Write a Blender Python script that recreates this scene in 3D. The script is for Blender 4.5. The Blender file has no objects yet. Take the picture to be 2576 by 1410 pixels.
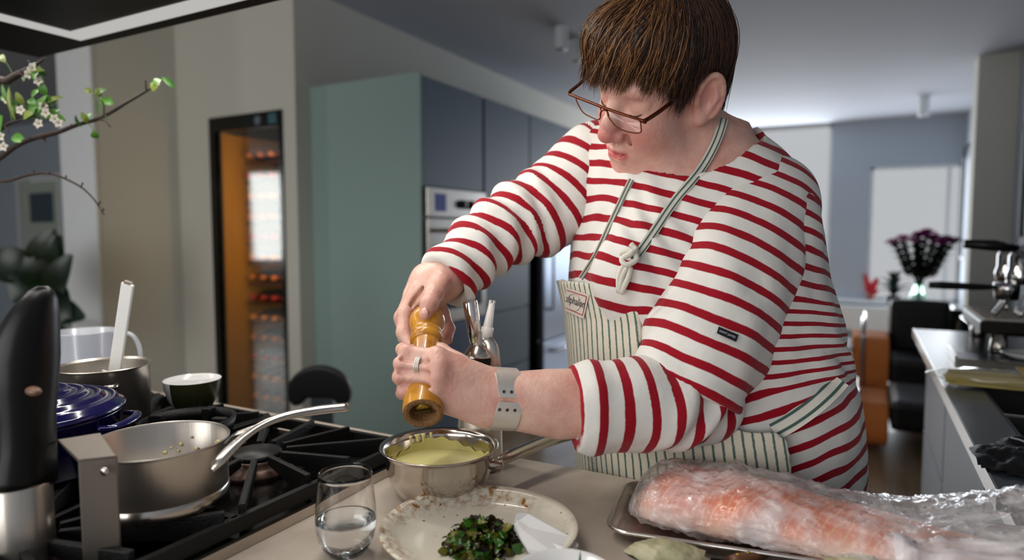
import bpy, bmesh, math, random
import numpy as np
from mathutils import Vector, Matrix
random.seed(7); RNG = np.random.default_rng(7)
SC = bpy.context.scene
COL = SC.collection

# ---------------------------------------------------------------- camera
F, CX, CY = 1640.0, 1288.0, 705.0            # focal length and centre in pixels of a 2576 x 1410 frame
YAW, PIT = math.radians(28.3), math.atan(115 / F)
RV = np.array([math.cos(YAW), math.sin(YAW), 0.0])
FH = np.array([-math.sin(YAW), math.cos(YAW), 0.0])
FW = FH * math.cos(PIT) - np.array([0, 0, 1.0]) * math.sin(PIT)
UV = np.cross(RV, FW)
OV = np.array([0.0, 0.0, 1.28])
CAMROT = np.stack([RV, UV, -FW], axis=1)      # camera axes as columns
cam_d = bpy.data.cameras.new('camera'); cam = bpy.data.objects.new('camera', cam_d); COL.objects.link(cam)
cam_d.sensor_width = 36.0; cam_d.lens = F / 2576.0 * 36.0; cam_d.clip_start = 0.05; cam_d.clip_end = 60
cam.matrix_world = Matrix([[*CAMROT[0], OV[0]], [*CAMROT[1], OV[1]], [*CAMROT[2], OV[2]], [0, 0, 0, 1]])
cam_d.dof.use_dof = True; cam_d.dof.focus_distance = 0.92; cam_d.dof.aperture_fstop = 2.4
SC.camera = cam

# ---------------------------------------------------------------- daylight, exposure
SC.view_settings.view_transform = 'Standard'; SC.view_settings.look = 'None'
SC.view_settings.gamma = 1.0; SC.view_settings.exposure = 0.0
world = bpy.data.worlds.new('overcast_sky'); SC.world = world; world.use_nodes = True
_bg = world.node_tree.nodes['Background']
_bg.inputs[0].default_value = (0.93, 0.96, 1.0, 1); _bg.inputs[1].default_value = 0.52

def area(name, loc, target, sx, sy, energy, col=(1, 1, 1)):
    l = bpy.data.lights.new(name, 'AREA'); l.shape = 'RECTANGLE'; l.size = sx; l.size_y = sy
    l.energy = energy; l.color = col
    o = bpy.data.objects.new(name, l); COL.objects.link(o); o.location = loc
    o.rotation_euler = (Vector(target) - Vector(loc)).to_track_quat('-Z', 'Y').to_euler()
    return o
# daylight that comes in through the garden windows behind the photographer and the street windows at the far end
area('garden_daylight', (-1.4, -2.95, 1.62), (-0.7, 0.9, 1.1), 3.8, 1.9, 84, (1.0, 0.985, 0.96))
area('side_garden_daylight', (-9.42, -2.95, 1.6), (-6.5, 4.4, 1.2), .75, 1.55, 34, (.95, 1.0, .97))
area('street_daylight', (-1.6, 9.1, 1.6), (-1.2, 3.0, 0.9), 2.4, 2.2, 85, (0.88, 0.94, 1.0))
area('bay_daylight', (0.5, 9.1, 1.35), (0.2, 3.0, 1.0), 0.9, 1.6, 24, (0.88, 0.94, 1.0))
# ---------------------------------------------------------------- helpers
def P(px, py, d):
    "world point seen at pixel (px, py) at distance d along the viewing axis"
    return OV + d * (FW + RV * (px - CX) / F - UV * (py - CY) / F)
def hit(px, py, ax, v):
    r = FW + RV * (px - CX) / F - UV * (py - CY) / F
    return OV + (v - OV[ax]) / r[ax] * r
def C(px, py, d):
    "the same point in camera axes (x right, y up, z towards the viewer)"
    return np.array([(px - CX) * d / F, -(py - CY) * d / F, -d])
def c2w(c):
    return OV + np.asarray(c) @ CAMROT.T
def lin(r, g, b):
    f = lambda c: (c / 255 / 12.92) if c <= 10 else ((c / 255 + 0.055) / 1.055) ** 2.4
    return (f(r), f(g), f(b), 1.0)

MATS = {}
def mat(name, col, rough=0.5, metal=0.0, var=None, bump=None, coat=0.0, spec=0.5, trans=0.0, ior=1.45,
        emis=None, sss=0.0, sheen=0.0, stretch=None, aniso=0.0):
    if name in MATS: return MATS[name]
    m = bpy.data.materials.new(name); m.use_nodes = True; MATS[name] = m
    nt = m.node_tree; b = nt.nodes['Principled BSDF']
    b.inputs['Base Color'].default_value = col; b.inputs['Roughness'].default_value = rough
    b.inputs['Metallic'].default_value = metal; b.inputs['Coat Weight'].default_value = coat
    b.inputs['Specular IOR Level'].default_value = spec; b.inputs['Transmission Weight'].default_value = trans
    b.inputs['IOR'].default_value = ior; b.inputs['Sheen Weight'].default_value = sheen
    b.inputs['Anisotropic'].default_value = aniso
    if sss:
        b.inputs['Subsurface Weight'].default_value = sss; b.inputs['Subsurface Scale'].default_value = 0.01
        b.inputs['Subsurface Radius'].default_value = (1.0, 0.35, 0.2)
    if emis:
        b.inputs['Emission Color'].default_value = emis[0]; b.inputs['Emission Strength'].default_value = emis[1]
    if var or bump:
        tc = nt.nodes.new('ShaderNodeTexCoord'); mp = nt.nodes.new('ShaderNodeMapping')
        nt.links.new(tc.outputs['Object'], mp.inputs[0])
        if stretch: mp.inputs['Scale'].default_value = stretch
    if var:       # (scale, second colour, low, high)
        n = nt.nodes.new('ShaderNodeTexNoise'); n.inputs['Scale'].default_value = var[0]; n.inputs['Detail'].default_value = 5
        r = nt.nodes.new('ShaderNodeValToRGB'); r.color_ramp.elements[0].color = col; r.color_ramp.elements[1].color = var[1]
        r.color_ramp.elements[0].position = var[2] if len(var) > 2 else 0.35
        r.color_ramp.elements[1].position = var[3] if len(var) > 3 else 0.7
        nt.links.new(mp.outputs[0], n.inputs['Vector']); nt.links.new(n.outputs[0], r.inputs[0]); nt.links.new(r.outputs[0], b.inputs['Base Color'])
    if bump:      # (scale, strength)
        n = nt.nodes.new('ShaderNodeTexNoise'); n.inputs['Scale'].default_value = bump[0]; n.inputs['Detail'].default_value = 4
        bp = nt.nodes.new('ShaderNodeBump'); bp.inputs['Strength'].default_value = bump[1]; bp.inputs['Distance'].default_value = 0.004
        nt.links.new(mp.outputs[0], n.inputs['Vector']); nt.links.new(n.outputs[0], bp.inputs['Height']); nt.links.new(bp.outputs[0], b.inputs['Normal'])
    return m

def tag(o, label=None, cat=None, group=None, kind=None):
    if label: o['label'] = label
    if cat: o['category'] = cat
    if group: o['group'] = group
    if kind: o['kind'] = kind
    return o
WL = {}
def thing(name, label, cat, loc, group=None):
    o = bpy.data.objects.new(name, None); COL.objects.link(o); o.empty_display_size = 0.03
    o.location = [float(a) for a in loc]; WL[o.name] = np.array(o.location, float)
    return tag(o, label, cat, group)
def obj(name, vf, m, parent=None, smooth=True, loc=None, bevel=0, flat_angle=None):
    "one mesh object from world-space (verts, faces)"
    V, Fc = vf; V = np.asarray(V, float)
    if parent is not None: base = WL[parent.name]
    elif loc is not None: base = np.array(loc, float)
    else: base = np.array([(V[:, 0].min() + V[:, 0].max()) / 2, (V[:, 1].min() + V[:, 1].max()) / 2, V[:, 2].min()])
    me = bpy.data.meshes.new(name)
    me.from_pydata((V - base).tolist(), [], [tuple(int(i) for i in f) for f in Fc] if not isinstance(Fc, np.ndarray) else Fc.tolist())
    me.update()
    if m is not None: me.materials.append(m)
    o = bpy.data.objects.new(name, me); COL.objects.link(o)
    if parent is not None: o.parent = parent
    else: o.location = base
    WL[o.name] = base
    if smooth:
        me.polygons.foreach_set('use_smooth', [True] * len(me.polygons))
        if flat_angle:
            try: me.set_sharp_from_angle(angle=math.radians(flat_angle))
            except Exception: pass
    if bevel:
        bm = bmesh.new(); bm.from_mesh(me); bmesh.ops.remove_doubles(bm, verts=bm.verts, dist=1e-6)
        bmesh.ops.bevel(bm, geom=[e for e in bm.edges if e.is_manifold and e.calc_face_angle(0) > 0.6], offset=bevel, segments=2, affect='EDGES', profile=0.6)
        bm.to_mesh(me); bm.free(); me.polygons.foreach_set('use_smooth', [False] * len(me.polygons))
    return o
def struct(name, vf, m, smooth=False, **k):
    o = obj(name, vf, m, smooth=smooth, **k); o['kind'] = 'structure'; return o
def join(*parts):
    V = []; Fc = []; n = 0
    for v, f in parts:
        v = np.asarray(v, float); V.append(v); Fc += [[int(i) + n for i in q] for q in f]; n += len(v)
    return np.concatenate(V), Fc
BOXF = [(0, 3, 2, 1), (4, 5, 6, 7), (0, 1, 5, 4), (1, 2, 6, 5), (2, 3, 7, 6), (3, 0, 4, 7)]
def box(x0, x1, y0, y1, z0, z1):
    return np.array([(x0, y0, z0), (x1, y0, z0), (x1, y1, z0), (x0, y1, z0), (x0, y0, z1), (x1, y0, z1), (x1, y1, z1), (x0, y1, z1)], float), list(BOXF)
def hexa(bot, top):
    return np.array(list(bot) + list(top), float), list(BOXF)
def bar(a, b, w, h, up=(0, 0, 1)):
    "straight bar of section w x h from a to b"
    a = np.array(a, float); b = np.array(b, float); d = (b - a) / np.linalg.norm(b - a)
    s = np.cross(d, up); s /= np.linalg.norm(s); u = np.cross(s, d)
    q = [a + s * i * w / 2 + u * j * h / 2 for i, j in ((-1, -1), (1, -1), (1, 1), (-1, 1))]
    return hexa(q, [p + (b - a) for p in q])
def lathe(prof, c=(0, 0, 0), n=48, axis=(0, 0, 1), closed=False, cap=True):
    "revolve (radius, height) profile"
    c = np.array(c, float); ax = np.array(axis, float); ax /= np.linalg.norm(ax)
    t = np.array([1.0, 0, 0]) if abs(ax[0]) < 0.9 else np.array([0, 1.0, 0])
    e1 = t - ax * (t @ ax); e1 /= np.linalg.norm(e1); e2 = np.cross(ax, e1)
    V = []; Fc = []; th = np.linspace(0, 2 * math.pi, n, endpoint=False)
    for r, h in prof:
        V.append(c + ax * h + np.outer(np.cos(th), e1) * r + np.outer(np.sin(th), e2) * r)
    m = len(prof)
    for i in range(m if closed else m - 1):
        for j in range(n):
            k = (j + 1) % n; i2 = (i + 1) % m
            Fc.append((i * n + j, i * n + k, i2 * n + k, i2 * n + j))
    V = np.concatenate(V)
    if not closed and cap:
        if prof[0][0] > 1e-5: Fc.append(tuple(range(n - 1, -1, -1)))
        if prof[-1][0] > 1e-5: Fc.append(tuple((m - 1) * n + j for j in range(n)))
    return V, Fc
def spline(pts, n):
    "Catmull-Rom through points (any dimension)"
    p = np.array(pts, float); p = np.concatenate([[2 * p[0] - p[1]], p, [2 * p[-1] - p[-2]]])
    k = len(p) - 3; out = []
    for u in np.linspace(0, k - 1e-6, n):
        i = int(u); t = u - i; a, b, c, d = p[i:i + 4]
        out.append(0.5 * ((2 * b) + (c - a) * t + (2 * a - 5 * b + 4 * c - d) * t * t + (3 * b - a - 3 * c + d) * t ** 3))
    return np.array(out)
def tube(pts, rad, n=10, up=(0.123, 0.31, 0.94), flat=1.0, cap=True):
    "tube along points; rad scalar or list; flat squeezes the section along the second axis"
    p = np.array(pts, float); m = len(p); rad = np.full(m, rad) if np.isscalar(rad) else np.interp(np.linspace(0, 1, m), np.linspace(0, 1, len(rad)), rad)
    t = np.gradient(p, axis=0); t /= np.linalg.norm(t, axis=1)[:, None] + 1e-12
    u = np.array(up, float); V = []; th = np.linspace(0, 2 * math.pi, n, endpoint=False)
    for i in range(m):
        s = np.cross(t[i], u)
        if np.linalg.norm(s) < 1e-4: s = np.cross(t[i], (1, 0, 0.1))
        s /= np.linalg.norm(s); w = np.cross(s, t[i])
        if flat == 1.0: u = w
        V.append(p[i] + np.outer(np.cos(th), s) * rad[i] + np.outer(np.sin(th), w) * rad[i] * flat)
    V = np.concatenate(V); Fc = [(i * n + j, i * n + (j + 1) % n, (i + 1) * n + (j + 1) % n, (i + 1) * n + j) for i in range(m - 1) for j in range(n)]
    if cap: Fc += [tuple(range(n - 1, -1, -1)), tuple((m - 1) * n + j for j in range(n))]
    return V, Fc
def loft(rings):
    "skin a list of equal-length closed rings"
    n = len(rings[0]); m = len(rings); V = np.concatenate([np.asarray(r, float) for r in rings])
    Fc = [(i * n + j, i * n + (j + 1) % n, (i + 1) * n + (j + 1) % n, (i + 1) * n + j) for i in range(m - 1) for j in range(n)]
    return V, Fc + [tuple(range(n - 1, -1, -1)), tuple((m - 1) * n + j for j in range(n))]
def ball(c, r, n=16, m=10):
    r = np.array([r, r, r], float) if np.isscalar(r) else np.array(r, float)
    V, Fc = lathe([(max(math.sin(a), 1e-6), -math.cos(a)) for a in np.linspace(0, math.pi, m)], n=n)
    return V * r + np.array(c, float), Fc
def prism(poly, z0, z1):
    "vertical prism over a 2-D outline"
    n = len(poly)
    V = [(x, y, z0) for x, y in poly] + [(x, y, z1) for x, y in poly]
    return np.array(V, float), [tuple(range(n - 1, -1, -1)), tuple(range(n, 2 * n))] + [(i, (i + 1) % n, n + (i + 1) % n, n + i) for i in range(n)]
def rrect(x0, x1, y0, y1, r, k=6):
    out = []
    for cx_, cy_, a0 in ((x1 - r, y1 - r, 0), (x0 + r, y1 - r, 90), (x0 + r, y0 + r, 180), (x1 - r, y0 + r, 270)):
        for i in range(k + 1):
            a = math.radians(a0 + 90 * i / k); out.append((cx_ + r * math.cos(a), cy_ + r * math.sin(a)))
    return out
def rot_about(vf, c, axis, ang):
    V, Fc = vf; R = np.array(Matrix.Rotation(ang, 3, Vector(axis))); c = np.array(c, float)
    return (np.asarray(V) - c) @ R.T + c, Fc
def tilt(vf, c, frm, to):
    q = Vector(frm).rotation_difference(Vector(to)); R = np.array(q.to_matrix()); c = np.array(c, float)
    return (np.asarray(vf[0]) - c) @ R.T + c, vf[1]
def dup(root, dloc, label=None):
    r = root.copy(); COL.objects.link(r); r.location = Vector(root.location) + Vector(dloc)
    if label: r['label'] = label
    for ch in list(root.children):
        c = ch.copy(); COL.objects.link(c); c.parent = r
        for g in ch.children:
            d = g.copy(); COL.objects.link(d); d.parent = c
    return r
def _hash(i, j, k, s):
    h = (i * 374761393 + j * 668265263 + k * 2147483647 * 3 + s * 1274126177) & 0xffffffff
    h = ((h ^ (h >> 13)) * 1274126177) & 0xffffffff
    return ((h ^ (h >> 16)) & 0xffff) / 65535.0 * 2 - 1
def vnoise(p, scale=1.0, seed=0):
    p = np.asarray(p, float) * scale; i = np.floor(p).astype(np.int64); f = p - i; u = f * f * f * (f * (f * 6 - 15) + 10)
    out = 0
    for a in (0, 1):
        for b in (0, 1):
            for c in (0, 1):
                w = (u[..., 0] if a else 1 - u[..., 0]) * (u[..., 1] if b else 1 - u[..., 1]) * (u[..., 2] if c else 1 - u[..., 2])
                out = out + w * _hash(i[..., 0] + a, i[..., 1] + b, i[..., 2] + c, seed)
    return out
def fbm(p, scale, seed=0, oct=3):
    return sum(vnoise(p, scale * 2 ** o, seed + o) * 0.5 ** o for o in range(oct))

# shared materials
M_WHITE = mat('white_paint', lin(205, 203, 196), 0.7, bump=(60, .05))
M_STEEL = mat('brushed_steel', lin(192, 185, 176), 0.32, 0.95, bump=(220, .05), stretch=(1, 1, .04))
M_STEEL_H = mat('satin_steel', lin(185, 178, 170), 0.22, 1.0)
M_CHROME = mat('chrome', lin(215, 213, 212), 0.07, 1.0)
M_BLACK = mat('black_plastic', lin(9, 9, 10), 0.4, spec=.4)
M_BLACKGLOSS = mat('black_gloss', lin(8, 8, 9), 0.12)
M_IRON = mat('cast_iron', lin(12, 11, 11), 0.5, spec=.35, bump=(300, .25))
M_PORC = mat('white_porcelain', lin(222, 221, 220), 0.18, coat=.4)
def glassmat(name, col=(1, 1, 1, 1), rough=0.0, ior=1.45):
    m = bpy.data.materials.new(name); m.use_nodes = True; nt = m.node_tree; nt.nodes.clear()
    o = nt.nodes.new('ShaderNodeOutputMaterial'); g = nt.nodes.new('ShaderNodeBsdfGlass')
    g.inputs['Color'].default_value = col; g.inputs['Roughness'].default_value = rough; g.inputs['IOR'].default_value = ior
    nt.links.new(g.outputs[0], o.inputs[0]); MATS[name] = m; return m
def clearmat(name, tint, gloss=0.1, haze=0.0, hazecol=(.8, .8, .8, 1), rough=0.05, bump=None, hazenoise=None):
    "thin clear film or pane: see-through, a share of gloss and of milky haze"
    m = bpy.data.materials.new(name); m.use_nodes = True; nt = m.node_tree; nt.nodes.clear(); N = nt.nodes.new; L = nt.links.new
    o = N('ShaderNodeOutputMaterial'); t = N('ShaderNodeBsdfTransparent'); t.inputs[0].default_value = tint
    g = N('ShaderNodeBsdfGlossy'); g.inputs['Roughness'].default_value = rough; g.inputs[0].default_value = (1, 1, 1, 1)
    d = N('ShaderNodeBsdfDiffuse'); d.inputs[0].default_value = hazecol
    fr = N('ShaderNodeFresnel'); ge = N('ShaderNodeNewGeometry'); io = N('ShaderNodeMapRange'); io.inputs[3].default_value = 1.45; io.inputs[4].default_value = 1 / 1.45; L(ge.outputs['Backfacing'], io.inputs[0]); L(io.outputs[0], fr.inputs[0])
    ad = N('ShaderNodeMath'); ad.operation = 'MULTIPLY_ADD'; ad.inputs[1].default_value = 1.0; ad.inputs[2].default_value = gloss
    L(fr.outputs[0], ad.inputs[0])
    m1 = N('ShaderNodeMixShader'); m1.inputs[0].default_value = haze; L(t.outputs[0], m1.inputs[1]); L(d.outputs[0], m1.inputs[2])
    m2 = N('ShaderNodeMixShader'); L(ad.outputs[0], m2.inputs[0]); L(m1.outputs[0], m2.inputs[1]); L(g.outputs[0], m2.inputs[2]); L(m2.outputs[0], o.inputs[0])
    if bump or hazenoise:
        tc = N('ShaderNodeTexCoord')
        if bump:
            n = N('ShaderNodeTexNoise'); n.inputs['Scale'].default_value = bump[0]; n.inputs['Detail'].default_value = 3; n.inputs['Distortion'].default_value = 1.2
            b = N('ShaderNodeBump'); b.inputs['Strength'].default_value = bump[1]; b.inputs['Distance'].default_value = .01
            L(tc.outputs['Object'], n.inputs['Vector']); L(n.outputs[0], b.inputs['Height']); L(b.outputs[0], g.inputs['Normal']); L(b.outputs[0], fr.inputs['Normal'])
        if hazenoise:
            n = N('ShaderNodeTexNoise'); n.inputs['Scale'].default_value = hazenoise[0]; n.inputs['Detail'].default_value = 4; n.inputs['Distortion'].default_value = 1.5
            r = N('ShaderNodeMapRange'); r.inputs[1].default_value = .38; r.inputs[2].default_value = .68; r.inputs[3].default_value = hazenoise[1]; r.inputs[4].default_value = hazenoise[2]
            L(tc.outputs['Object'], n.inputs['Vector']); L(n.outputs[0], r.inputs[0]); L(r.outputs[0], m1.inputs[0])
    MATS[name] = m; return m
M_PANE = clearmat('window_glass', (1, 1, 1, 1), 0.0)
M_PANE_R = clearmat('old_window_glass', (1, 1, 1, 1), 0.0, rough=.45)
# ---------------------------------------------------------------- the room
CEIL = 2.665
M_FLOOR = mat('oak_floor', lin(176, 150, 118), 0.32, var=(3, lin(150, 120, 88), .3, .75), stretch=(9, .8, 1), coat=.15)
M_CEIL = mat('ceiling_paint', lin(176, 180, 190), 0.75, bump=(40, .04))
M_WALLW = mat('warm_white_wall', lin(206, 204, 194), 0.75, bump=(50, .05))
M_WALLG = mat('grey_blue_wall', lin(176, 186, 198), 0.75, bump=(50, .05))
M_TRIM = mat('white_lacquer', lin(226, 230, 232), 0.4)
XW, YA = -2.826, 2.69          # tall-cabinet wall, wine-cabinet wall
struct('floor', box(-10.5, 1.0, -3.0, 9.25, -0.08, 0.0), M_FLOOR)
struct('ceiling', box(-10.5, 1.2, -3.0, 9.25, CEIL, CEIL + .08), M_CEIL)
struct('wall_right', box(1.0, 1.12, -3.0, 9.25, 0, CEIL), M_WALLG)
struct('wall_pier', box(.74, 1.0, 6.25, 6.5, 0, CEIL), M_WALLW)
struct('wall_cabinets', box(XW - .12, XW, YA + .12, 9.25, 0, CEIL), M_WALLW)
# wall with the wine-cabinet niche
NX0, NX1, NZ1 = -3.555, -2.925, 1.99
struct('wall_niche', join(box(-3.86, NX0, YA, YA + .12, 0, CEIL), box(NX1, XW, YA, YA + .12, 0, CEIL), box(NX0, NX1, YA, YA + .12, NZ1, CEIL)), M_WALLW)
struct('wall_column', box(-4.19, -3.86, 2.18, YA + .12, 0, CEIL), M_WALLW)
struct('trim_1', box(-4.20, -3.855, 2.165, 2.18, 0, CEIL), M_TRIM)
struct('wall_hall', join(box(-10.5, -9.62, 4.45, 4.57, 0, CEIL), box(-8.62, -4.0, 4.45, 4.57, 0, CEIL), box(-9.62, -8.62, 4.45, 4.57, 2.0, CEIL)), M_WALLG)
struct('wall_hall_side', box(-4.08, -3.96, YA + .12, 4.45, 0, CEIL), M_WALLG)
struct('wall_left', box(-10.62, -10.5, -3.0, 4.57, 0, CEIL), M_WALLG)
# hall door with a ribbed glass light
d1 = tag(thing('door_1', None, None, (-9.12, 4.47, 0)), kind='structure')
M_DOOR = mat('door_paint', lin(188, 196, 186), 0.5)
obj('door_leaf', join(box(-9.56, -9.4, 4.45, 4.49, 0, 1.95), box(-8.84, -8.68, 4.45, 4.49, 0, 1.95), box(-9.4, -8.84, 4.45, 4.49, 0, 1.43), box(-9.4, -8.84, 4.45, 4.49, 1.80, 1.95)), M_DOOR, d1, smooth=False)
obj('door_frame', join(box(-9.63, -9.57, 4.41, 4.5, 0, 2.02), box(-8.67, -8.6, 4.41, 4.5, 0, 2.02), box(-9.57, -8.67, 4.41, 4.5, 1.96, 2.02)), M_TRIM, d1, smooth=False)
rg = obj('ribbed_glass', box(-9.4, -8.84, 4.465, 4.475, 1.43, 1.80), mat('ribbed_glass', lin(70, 84, 96), .25, bump=(6, .3), stretch=(14, 1, .1)), d1, smooth=False)
obj('door_handle', bar((-9.5, 4.42, 1.02), (-9.38, 4.42, 1.02), .02, .02), M_STEEL_H, d1)
# far wall with the street windows
BX = -0.385
struct('wall_back', join(box(BX, .05, 9.2, 9.3, 0, CEIL), box(.05, 1.0, 9.2, 9.3, 2.10, CEIL), box(.05, 1.0, 9.2, 9.3, 0, .475),
                         box(-4, -3.3, 9.2, 9.3, 0, CEIL), box(-3.3, BX, 9.2, 9.3, 0, .12)), M_WALLG)
def window(name, x0, x1, z0, z1, y, mull, t=.035):
    w = tag(thing(name, None, None, ((x0 + x1) / 2, y, z0)), kind='structure')
    obj('window_frame', join(box(x0, x1, y, y + .06, z0, z0 + t), box(x0, x1, y, y + .06, z1 - t, z1), box(x0, x0 + t, y, y + .06, z0, z1), box(x1 - t, x1, y, y + .06, z0, z1)), M_TRIM, w, smooth=False)
    xs = [x0 + t] + mull + [x1 - t]
    for m_ in mull: obj('mullion', box(m_ - t / 2, m_ + t / 2, y, y + .05, z0 + t, z1 - t), M_TRIM, w, smooth=False)
    for a, b in zip(xs[:-1], xs[1:]): obj('pane', box(a, b, y + .025, y + .029, z0 + t, z1 - t), M_PANE_R, w, smooth=False)
    return w
window('window_1', .05, 1.0, .475, 2.10, 9.21, [.86])
window('window_2', -3.3, BX, .12, CEIL, 9.21, [-2.3, -1.3])
struct('trim_2', box(BX, 1.0, 9.12, 9.2, .43, .475), M_TRIM)
# wall with the garden windows, behind the photographer
struct('wall_front', join(box(-10.5, -9.85, -3.1, -3, 0, CEIL), box(-9.0, -5.2, -3.1, -3, 0, CEIL), box(.5, 1.12, -3.1, -3, 0, CEIL), box(-9.85, -9.0, -3.1, -3, 2.3, CEIL), box(-9.85, -9.0, -3.1, -3, 0, .5),
                          box(-5.2, .5, -3.1, -3, 2.5, CEIL)), M_WALLW)
window('window_3', -5.2, .5, 0.0, 2.5, -3.05, [-3.8, -2.4, -.95])
window('window_4', -9.85, -9.0, .5, 2.3, -3.05, [])

# ---------------------------------------------------------------- tall cabinets
XF = -2.05
M_CABS = mat('sage_green_lacquer', lin(144, 168, 164), 0.5, bump=(30, .02))
M_CABF = mat('slate_blue_lacquer', lin(92, 112, 128), 0.42, bump=(30, .02))
M_GAP = mat('dark_recess', lin(10, 14, 18), 0.7)
def tall_unit(y0, y1, doors, label, side=None):
    u = thing('tall_cabinet', label, 'cabinet', ((XF + XW) / 2, (y0 + y1) / 2, 0), 'tall kitchen cabinets')
    zb = doors[0][0] if len(doors) == 1 and doors[0][0] > 1.5 else .1
    obj('carcass', box(XW + .002, XF - .022, y0 + .001, y1 - .001, zb, 2.11), side or M_CABF, u, smooth=False)
    if zb == .1: obj('plinth', box(XW + .01, XF - .06, y0 + .002, y1 - .002, 0, .1), M_GAP, u, smooth=False)
    for z0, z1 in doors:
        obj('door' if z1 - z0 > .5 else 'drawer_front', box(XF - .02, XF, y0 + .004, y1 - .004, z0 + .003, z1 - .003), M_CABF, u, smooth=False, bevel=.002)
    return u
u = tall_unit(2.816, 3.435, [(1.535, 2.11), (.1, .42)], 'tall cabinet with sage green side panel and built-in oven', M_CABS)
obj('side_panel', box(XW + .001, XF, 2.80, 2.816, 0, 2.12), M_CABS, u, smooth=False)
tall_unit(3.455, 4.06, [(.785, 2.11), (.41, .78), (.1, .405)], 'slate blue tall cabinet with two drawers beside the oven')
u3 = tall_unit(4.068, 5.03, [(1.73, 2.11)], 'slate blue bridging cabinet above the stainless refrigerator')
obj('side_panel', box(XW + .002, XF - .022, 4.066, 4.084, 0, 1.73), M_GAP, u3, smooth=False)
tall_unit(5.04, 5.64, [(.1, 2.11)], 'slate blue tall cabinet beyond the stainless refrigerator')
tall_unit(5.65, 6.25, [(.1, 2.11)], 'slate blue tall cabinet at the far end of the run')
# built-in oven
ov = thing('built_in_oven', 'stainless built-in oven with control panel in the tall cabinet', 'oven', (XF - .01, 3.125, .78))
obj('control_panel', box(XF + .001, XF + .022, 2.828, 3.43, 1.375, 1.53), M_STEEL_H, ov, smooth=False, bevel=.003)
obj('display', box(XF + .022, XF + .025, 2.90, 3.0, 1.405, 1.50), mat('oven_display', lin(40, 44, 110), .2, emis=(lin(80, 90, 200), .08)), ov, smooth=False)
for k in range(3):
    kb = obj('knob', lathe([(.026, 0), (.026, .012), (.02, .03), (0.001, .031)], (XF + .022, 3.16 + k * .085, 1.45), 20, (1, 0, 0)), M_BLACK, ov)
    obj('knob_pointer', box(XF + .052, XF + .056, 3.158 + k * .085, 3.162 + k * .085, 1.45, 1.474), M_STEEL_H, kb, smooth=False)
obj('oven_door', box(XF + .001, XF + .022, 2.828, 3.43, .79, 1.365), M_STEEL_H, ov, smooth=False, bevel=.003)
obj('oven_glass', box(XF + .022, XF + .025, 2.88, 3.38, .86, 1.22), M_BLACKGLOSS, ov, smooth=False)
obj('oven_handle', tube([(XF + .02, 2.9, 1.3), (XF + .055, 2.9, 1.3), (XF + .06, 2.91, 1.3), (XF + .06, 3.35, 1.3), (XF + .055, 3.36, 1.3), (XF + .02, 3.36, 1.3)], .010, 10), mat('bronze_handle', lin(120, 100, 70), .3, 1.0), ov)
wd = thing('warming_drawer', 'dark stainless warming drawer under the built-in oven', 'drawer', (XF - .01, 3.125, .42))
obj('drawer_front', box(XF + .001, XF + .022, 2.828, 3.43, .43, .78), mat('dark_steel', lin(72, 84, 104), .3, .8), wd, smooth=False, bevel=.003)
obj('drawer_knob', lathe([(.012, 0), (.012, .02), (.001, .021)], (XF + .022, 3.0, .70), 16, (1, 0, 0)), M_STEEL_H, wd)
# stainless refrigerator
fr = thing('refrigerator', 'stainless steel refrigerator standing among the slate blue cabinets', 'refrigerator', (XF - .35, 4.66, .0))
M_FRIDGE = mat('fridge_steel', lin(150, 162, 182), .3, .9, bump=(200, .04), stretch=(1, 1, .04))
obj('body', box(XW + .05, XF - .04, 4.27, 5.0, .02, 1.70), M_BLACK, fr, smooth=False)
obj('upper_door', box(XF - .04, XF + .01, 4.28, 4.99, .50, 1.69), M_FRIDGE, fr, smooth=False, bevel=.006)
obj('lower_drawer', box(XF - .04, XF + .01, 4.28, 4.99, .06, .485), M_FRIDGE, fr, smooth=False, bevel=.006)
obj('upper_handle', tube([(XF, 4.36, .73), (XF + .045, 4.36, .73), (XF + .05, 4.36, .74), (XF + .05, 4.36, 1.51), (XF + .045, 4.36, 1.52), (XF, 4.36, 1.52)], .011, 10), M_CHROME, fr)
obj('drawer_handle', tube([(XF, 4.4, .41), (XF + .045, 4.4, .41), (XF + .05, 4.41, .41), (XF + .05, 4.87, .41), (XF + .045, 4.88, .41), (XF, 4.88, .41)], .011, 10), M_CHROME, fr)
# wine cabinet in the niche
wc = thing('wine_cabinet', 'tall black wine cabinet with amber lit interior set into the wall', 'wine cabinet', ((NX0 + NX1) / 2, YA + .3, 0.1))
M_AMBER = mat('amber_wood', lin(190, 128, 30), 0.5, var=(4, lin(170, 108, 20)), stretch=(1, 1, .2))
obj('frame', join(box(NX0 + .004, NX0 + .055, YA - .01, YA + .03, .1, NZ1 - .005), box(NX1 - .028, NX1 - .004, YA - .01, YA + .03, .1, NZ1 - .005), box(NX0 + .055, NX1 - .028, YA - .01, YA + .03, NZ1 - .09, NZ1 - .005), box(NX0 + .055, NX1 - .028, YA - .01, YA + .03, .1, .17)), M_BLACKGLOSS, wc, smooth=False)
obj('side_lining', box(NX0 + .045, NX0 + .056, YA + .04, YA + .56, .12, NZ1 - .09), M_AMBER, wc, smooth=False)
obj('cabinet_shell', join(box(NX0 + .056, NX1 - .01, YA + .56, YA + .58, .12, NZ1 - .08), box(NX1 - .02, NX1 - .01, YA + .13, YA + .56, .12, NZ1 - .08), box(NX0 + .03, NX1 - .01, YA + .13, YA + .58, NZ1 - .085, NZ1 - .075), box(NX0 + .03, NX1 - .01, YA + .13, YA + .58, .1, .12)), mat('cabinet_dark', lin(26, 18, 12), .6), wc, smooth=False)
obj('glass_door', box(NX0 + .055, NX1 - .028, YA + .004, YA + .010, .17, NZ1 - .09), M_PANE, wc, smooth=False)
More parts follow.
